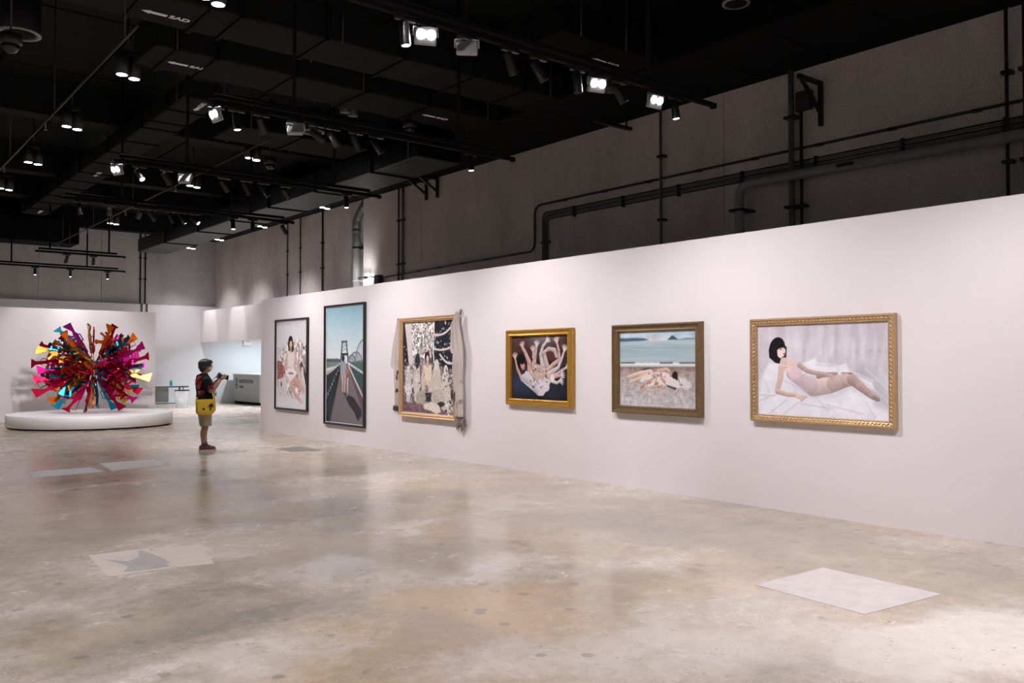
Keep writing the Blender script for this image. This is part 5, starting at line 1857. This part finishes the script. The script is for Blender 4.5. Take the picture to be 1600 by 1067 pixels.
# ------------------------------------------------------------------ the visitor
M_SKIN = mat('skin', (.30, .15, .10, 1), .55, noise=.06, scale=14)
M_HAIR = mat('black_hair', (.010, .0085, .010, 1), .38, noise=.3, scale=60, bump=.5, bscale=90)
M_MASK = mat('pale_face_mask', (.62, .58, .57, 1), .8, noise=.03)
M_SHORT = mat('khaki_cotton', (.36, .29, .215, 1), .85, noise=.08, scale=9, bump=.3, bscale=30)
M_SHOE = mat('dark_red_shoe', (.085, .010, .013, 1), .6, noise=.15, scale=30)
M_SOLE = mat('pale_sole', (.58, .53, .51, 1), .6, noise=.05)
M_SOCK = mat('grey_sock', (.07, .075, .085, 1), .9, noise=.1)
M_YEL = mat('yellow_bag_canvas', (.62, .40, .018, 1), .65, noise=.1, scale=12, bump=.25, bscale=40)
M_STRAP = mat('yellow_webbing', (.64, .43, .03, 1), .7, noise=.1)


def shirt_mat():
    m = bpy.data.materials.new('black_and_red_shirt')
    m.use_nodes = True
    nt = m.node_tree
    b = nt.nodes['Principled BSDF']
    b.inputs['Roughness'].default_value = .85
    b.inputs['Specular IOR Level'].default_value = .2
    vc = nt.nodes.new('ShaderNodeVertexColor')
    vc.layer_name = 'print'
    nt.links.new(vc.outputs[0], b.inputs['Base Color'])
    return m


PERSON = thing('person', 'person in a black and red shirt and khaki shorts photographing the pictures', 'person', (5.62, 15.98, 0), math.radians(-6))


def eval_remesh(mb, voxel, smooth=6, name='body'):
    me = mb.mesh(name + '_raw')
    o = bpy.data.objects.new(name + '_raw', me)
    COL.objects.link(o)
    r = o.modifiers.new('r', 'REMESH')
    r.mode = 'VOXEL'
    r.voxel_size = voxel
    r.use_smooth_shade = True
    s = o.modifiers.new('s', 'SMOOTH')
    s.iterations = smooth
    s.factor = .5
    bpy.context.view_layer.update()
    dg = bpy.context.evaluated_depsgraph_get()
    out = bpy.data.meshes.new_from_object(o.evaluated_get(dg))
    out.name = name
    bpy.data.objects.remove(o)
    return out


def ering(c, rx, ry, n=20, tilt=0.0):
    out = []
    for j in range(n):
        a = 2 * PI * j / n
        x, y = rx * math.cos(a), ry * math.sin(a)
        out.append((c[0] + x, c[1] + y, c[2] + x * tilt))
    return out


def fixn(mb):
    me = mb.mesh('t')
    bm = bmesh.new()
    bm.from_mesh(me)
    bmesh.ops.recalc_face_normals(bm, faces=bm.faces[:])
    o = MB()
    bm.verts.index_update()
    o.add([v.co.copy() for v in bm.verts], [[v.index for v in f.verts] for f in bm.faces], True)
    bm.free()
    return o


# x forward, y to the person's left
body = MB()
body.rings([ering(c, rx, ry) for c, rx, ry in (((-.01, 0, .78), .10, .14), ((-.015, 0, .86), .125, .165), ((0, 0, .95), .125, .160), ((.015, 0, 1.05), .122, .150), ((.01, 0, 1.15), .118, .158),
            ((-.005, 0, 1.25), .115, .172), ((-.02, 0, 1.33), .10, .180), ((-.025, 0, 1.39), .075, .14), ((-.02, 0, 1.42), .055, .075))])
body.tube([(-.02, 0, 1.36), (-.012, 0, 1.42), (.012, 0, 1.50)], [.062, .056, .058], 14)
# head
body.ell((.02, 0, 1.575), (.098, .076, .108), 20, 14)
body.ell((.045, 0, 1.505), (.066, .056, .056), 16, 10)
body.tube([(.112, 0, 1.575), (.132, 0, 1.545), (.116, 0, 1.535)], [.010, .016, .012], 8)
for s in (-1, 1):
    body.ell((.005, s * .078, 1.555), (.020, .010, .032), 10, 8)
    body.ell((.075, s * .034, 1.595), (.03, .022, .012), 10, 6)
# legs
for s in (-1, 1):
    dx = .03 * s
    body.tube([(-.01, s * .085, .86), (-.005 + dx * .4, s * .092, .70), (.01 + dx * .6, s * .092, .50), (.012 + dx * .7, s * .092, .455), (-.012 + dx * .8, s * .092, .36), (-.018 + dx * .9, s * .092, .28),
               (-.005 + dx, s * .092, .15), (0 + dx, s * .092, .085)], [.092, .086, .064, .058, .060, .055, .040, .042], 14)
    body.ell((.06 + dx, s * .095, .05), (.12, .040, .040), 14, 8)
# arms
CAMC = Vector((.255, -.015, 1.372))
ARM = {-1: [(-.03, -.165, 1.335), (-.025, -.205, 1.28), (.02, -.225, 1.16), (.055, -.215, 1.10), (.075, -.205, 1.105), (.16, -.155, 1.20), (.235, -.10, 1.285), (.255, -.082, 1.31)],
       1: [(-.03, .165, 1.335), (-.015, .205, 1.28), (.04, .215, 1.17), (.075, .205, 1.12), (.10, .195, 1.13), (.18, .14, 1.22), (.25, .085, 1.30), (.27, .068, 1.325)]}
for s in (-1, 1):
    body.tube(ARM[s], [.052, .053, .047, .043, .042, .040, .029, .027], 12)
# hands: palm, four fingers and a thumb closed on the camera
for s in (-1, 1):
    wr = Vector(ARM[s][-1])
    palm = wr + Vector((.035, -s * .006, .03))
    body.ell(tuple(palm), (.036, .020, .042), 12, 8)
    for k in range(4):
        b0 = palm + Vector((.022, -s * .004, -.018 + .019 * k))
        ln = (.040, .048, .050, .042)[k]
        m1 = b0 + Vector((ln * .75, s * .006, .008))
        m2 = m1 + Vector((ln * .45, -s * ln * .55, .003))
        m3 = m2 + Vector((-ln * .10, -s * ln * .6, 0))
        body.tube([tuple(b0), tuple(m1), tuple(m2), tuple(m3)], [.0098, .0092, .0085, .0075], 8)
    tb = palm + Vector((-.010, -s * .004, .030))
    body.tube([tuple(tb), tuple(tb + Vector((.010, -s * .016, .022))), tuple(tb + Vector((.020, -s * .036, .026)))], [.012, .0105, .008], 8)
bme = eval_remesh(fixn(body), .0062, 5, 'body')
bo = obj('body', bme, M_SKIN, PERSON)

hair = MB()
hair.ell((-.004, 0, 1.605), (.124, .100, .098), 22, 14)
hair.ell((-.045, 0, 1.555), (.080, .092, .085), 18, 12)
hair.ell((-.062, 0, 1.50), (.040, .066, .050), 16, 10)
hair.tube([(.045, -.06, 1.655), (.095, -.035, 1.648), (.135, .0, 1.630)], [.032, .030, .010], 10)
hair.tube([(.045, .06, 1.655), (.095, .035, 1.645), (.128, .02, 1.625)], [.032, .028, .010], 10)
for s in (-1, 1):
    hair.tube([(.02, s * .083, 1.61), (.03, s * .083, 1.57), (.032, s * .080, 1.545)], [.02, .013, .006], 8)
    hair.ell((-.04, s * .080, 1.54), (.036, .016, .05), 10, 8)
obj('hair', eval_remesh(fixn(hair), .006, 3, 'hair'), M_HAIR, PERSON)
mask = MB()
mask.ell((.062, 0, 1.520), (.066, .060, .050), 18, 12)
mask.ell((.108, 0, 1.535), (.036, .026, .030), 12, 8)
mo = obj('face_mask', eval_remesh(fixn(mask), .006, 4, 'face_mask'), M_MASK, PERSON)
mb = MB()
for s in (-1, 1):
    mb.tube([(.075, s * .056, 1.535), (.04, s * .079, 1.555), (.0, s * .086, 1.58)], .0035, 6)
obj('ear_loop', mb, M_MASK, mo)
for s in (-1, 1):
    obj('eye', MB().ell((.104, s * .032, 1.585), (.012, .013, .008), 10, 6), mat('dark_eye', (.02, .015, .012, 1), .2), PERSON)

shirt = MB()
shirt.rings([ering(c, rx, ry, 24) for c, rx, ry in (((.005, 0, .825), .158, .190), ((.005, 0, .87), .168, .198), ((.008, 0, .95), .170, .196), ((.012, 0, 1.03), .163, .190), ((.008, 0, 1.12), .158, .190),
             ((-.008, 0, 1.22), .155, .198), ((-.02, 0, 1.31), .135, .205), ((-.027, 0, 1.37), .105, .178), ((-.024, 0, 1.405), .078, .115), ((-.018, 0, 1.43), .066, .072))])
shirt.ell((.05, 0, .93), (.135, .15, .13), 18, 12)
for s in (-1, 1):
    shirt.tube([(-.03, s * .14, 1.345), (-.03, s * .205, 1.29), (-.005, s * .228, 1.215), (.03, s * .236, 1.135)], [.062, .078, .076, .078], 16)
sme = eval_remesh(fixn(shirt), .0085, 4, 'shirt')
co = np.zeros(len(sme.vertices) * 3, np.float32)
sme.vertices.foreach_get('co', co)
co = co.reshape(-1, 3)
cl_ = np.tile(np.array([.0075, .0072, .0085, 1.0], np.float32), (len(co), 1))
wob = .03 * np.sin(co[:, 2] * 31) + .02 * np.sin(co[:, 2] * 67 + co[:, 1] * 20)
back = (co[:, 0] < -.075 + wob) & (np.abs(co[:, 1]) < .15 + wob) & (co[:, 2] > 1.03) & (co[:, 2] < 1.40)
cl_[back] = (.33, .016, .022, 1)
blk = back & (np.sin(co[:, 2] * 42 + co[:, 1] * 26) > .55)
cl_[blk] = (.03, .008, .010, 1)
gw = back & (co[:, 2] < 1.22) & (co[:, 2] > 1.06) & (co[:, 1] > -.12) & (co[:, 1] < -.02) & (np.sin(co[:, 2] * 60) > -.2)
cl_[gw] = (.22, .20, .20, 1)
slv = (np.abs(co[:, 1]) > .20) & (co[:, 2] < 1.215) & (co[:, 2] > 1.13) & (co[:, 0] > -.02)
cl_[slv & (np.sin(co[:, 0] * 70 + co[:, 2] * 50) > -.45)] = (.26, .015, .025, 1)
at = sme.color_attributes.new('print', 'FLOAT_COLOR', 'POINT')
at.data.foreach_set('color', cl_.ravel())
obj('shirt', sme, shirt_mat(), PERSON)

shorts = MB()
shorts.rings([ering(c, rx, ry, 20) for c, rx, ry in (((0, 0, .72), .11, .15), ((-.005, 0, .80), .142, .178), ((0, 0, .90), .145, .178), ((0, 0, .96), .13, .165))])
for s in (-1, 1):
    dx = .03 * s
    shorts.tube([(-.005, s * .085, .84), (dx * .4, s * .096, .70), (.010 + dx * .6, s * .100, .56), (.016 + dx * .7, s * .100, .462)], [.120, .117, .108, .104], 18)
obj('shorts', eval_remesh(fixn(shorts), .0085, 4, 'shorts'), M_SHORT, PERSON)
for s in (-1, 1):
    dx = .03 * s
    sh = MB()
    sh.rings([[(x + dx, s * .095 + y * wv, z) for (y, z) in ((-1, .024), (-1.05, .05), (-.9, hz * .75), (-.5, hz), (0, hz * 1.06), (.5, hz), (.9, hz * .75), (1.05, .05), (1, .024))]
              for x, wv, hz in ((-.085, .026, .085), (-.075, .037, .105), (-.03, .042, .118), (.03, .043, .112), (.08, .046, .090), (.13, .046, .072), (.17, .038, .060), (.192, .020, .045))])
    so = obj('shoe', eval_remesh(fixn(sh), .006, 2, 'shoe'), M_SHOE, PERSON)
    sl = MB()
    outl = [(-.095, -.022), (-.095, .022), (-.06, .040), (.0, .044), (.08, .050), (.14, .048), (.185, .030), (.203, .0), (.185, -.030), (.14, -.048), (.08, -.050), (.0, -.044), (-.06, -.040)]
    sl.prism([(x + dx, y + s * .095) for x, y in outl], 0.001, .030)
    obj('sole', sl, M_SOLE, so)
    obj('sock', MB().tube([(.0 + dx, s * .092, .095), (-.003 + dx, s * .092, .155)], [.050, .047], 16), M_SOCK, PERSON)


def to_world(p):
    return PERSON.matrix_world @ Vector(p)


bpy.context.view_layer.update()
RZ = PERSON.rotation_euler.z
# camera held in both hands
c0 = to_world(CAMC)
cm_ = thing('photo_camera', 'black camera with a lens hood held up by the visitor', 'camera', c0, RZ)
cm_.rotation_euler = (0, math.radians(10), RZ)
M_CAM = mat('camera_black', (.012, .012, .013, 1), .45, noise=.1)
obj('camera_body', MB().bbox((-.005, 0, 0), (.062, .130, .085), .012, 3).bbox((-.004, 0, .052), (.055, .058, .032), .012, 2).bbox((.01, -.055, -.004), (.055, .034, .082), .012, 2), M_CAM, cm_)
obj('lens_barrel', MB().lathe([(.034, .02), (.036, .06), (.035, .09), (.034, .10)], 20, Matrix.Rotation(PI / 2, 4, 'Y')), M_CAM, cm_)
obj('lens_hood', MB().lathe([(.036, .095), (.046, .16), (.043, .16), (.033, .098)], 20, Matrix.Rotation(PI / 2, 4, 'Y'), cap=False), M_BLACKM, cm_)
obj('mode_dial', MB().lathe([(.012, .042), (.012, .055)], 14, Matrix.Translation((-.002, -.045, 0))), M_STEEL, cm_)
mb = MB()
mb.tube([(-.01, .06, .03), (-.07, .05, -.05), (-.12, .0, -.12), (-.10, -.05, -.06), (-.01, -.065, .03)], .005, 6)
obj('neck_strap', mb, M_CAM, cm_)

# yellow messenger bag on the right hip
b0 = to_world((-.055, -.262, .68))
bag = thing('shoulder_bag', 'yellow messenger bag with black printed shapes hanging at the visitor\'s hip', 'bag', b0, RZ + math.radians(12))
prof = [(-.165, .06), (-.150, .02), (-.11, .0), (.10, .0), (.145, .02), (.16, .06), (.168, .25), (.15, .27), (-.15, .27), (-.168, .25)]
R90 = Matrix.Rotation(PI / 2, 4, 'X')
obj('bag_body', eval_remesh(fixn(MB().prism(prof, -.045, .045, R90)), .008, 5, 'bag_body'), M_YEL, bag)
fl_ = [(-.172, .10), (-.165, .055), (-.12, .045), (.12, .035), (.168, .055), (.176, .10), (.172, .265), (.15, .282), (-.15, .282), (-.172, .265)]
flo = obj('flap', eval_remesh(fixn(MB().prism(fl_, .045, .060, R90)), .006, 2, 'flap'), M_YEL, bag)
blackp = mat('black_print', (.012, .011, .010, 1), .7, noise=.05)
mb = MB()
for poly in ([(.02, .14), (.06, .20), (.13, .215), (.10, .185), (.15, .17), (.115, .155), (.14, .125), (.10, .135), (.075, .08), (.06, .07), (.065, .13)],
             [(-.085, .10), (-.075, .125), (-.05, .13), (-.03, .105), (-.05, .085), (-.075, .085)], [(.045, .10), (.06, .115), (.085, .075), (.07, .07)]):
    mb.prism(poly, .0588, .0615, R90)
obj('printed_shape', mb, blackp, flo)
# strap: up both edges of the bag and across to the far shoulder
inv = bag.matrix_world.inverted() if False else (Matrix.Translation(b0) @ Matrix.Rotation(RZ + math.radians(12), 4, 'Z')).inverted()


def strap(pts, wd, m, nm):
    P_ = [inv @ to_world(q) for q in pts]
    mb = MB()
    rings = []
    ctr = inv @ to_world((0, 0, 1.1))
    for i, q in enumerate(P_):
        tn = (P_[min(i + 1, len(P_) - 1)] - P_[max(i - 1, 0)]).normalized()
        out = Vector((q.x - ctr.x, q.y - ctr.y, .0)).normalized()
        sd = tn.cross(out).normalized() * wd / 2
        out = sd.cross(tn).normalized() * .003
        rings.append([q + sd + out, q - sd + out, q - sd - out, q + sd - out])
    mb.rings(rings, False, True)
    return obj(nm, mb, m, bag)


strap([(-.20, -.262, .92), (-.195, -.225, 1.0), (-.175, -.15, 1.08), (-.17, -.05, 1.17), (-.165, .05, 1.28), (-.12, .10, 1.385), (-.03, .12, 1.425), (.07, .10, 1.37), (.13, .06, 1.28),
       (.165, -.02, 1.16), (.175, -.10, 1.08), (.15, -.18, 1.02)], .032, M_BLACKM, 'shoulder_strap')
strap([(-.205, -.262, .86), (-.205, -.255, .92), (-.198, -.225, 1.0)], .036, M_STRAP, 'strap_end')
strap([(.098, -.270, .86), (.105, -.262, .92), (.10, -.245, 1.0), (.075, -.235, 1.10)], .036, M_STRAP, 'strap_end')
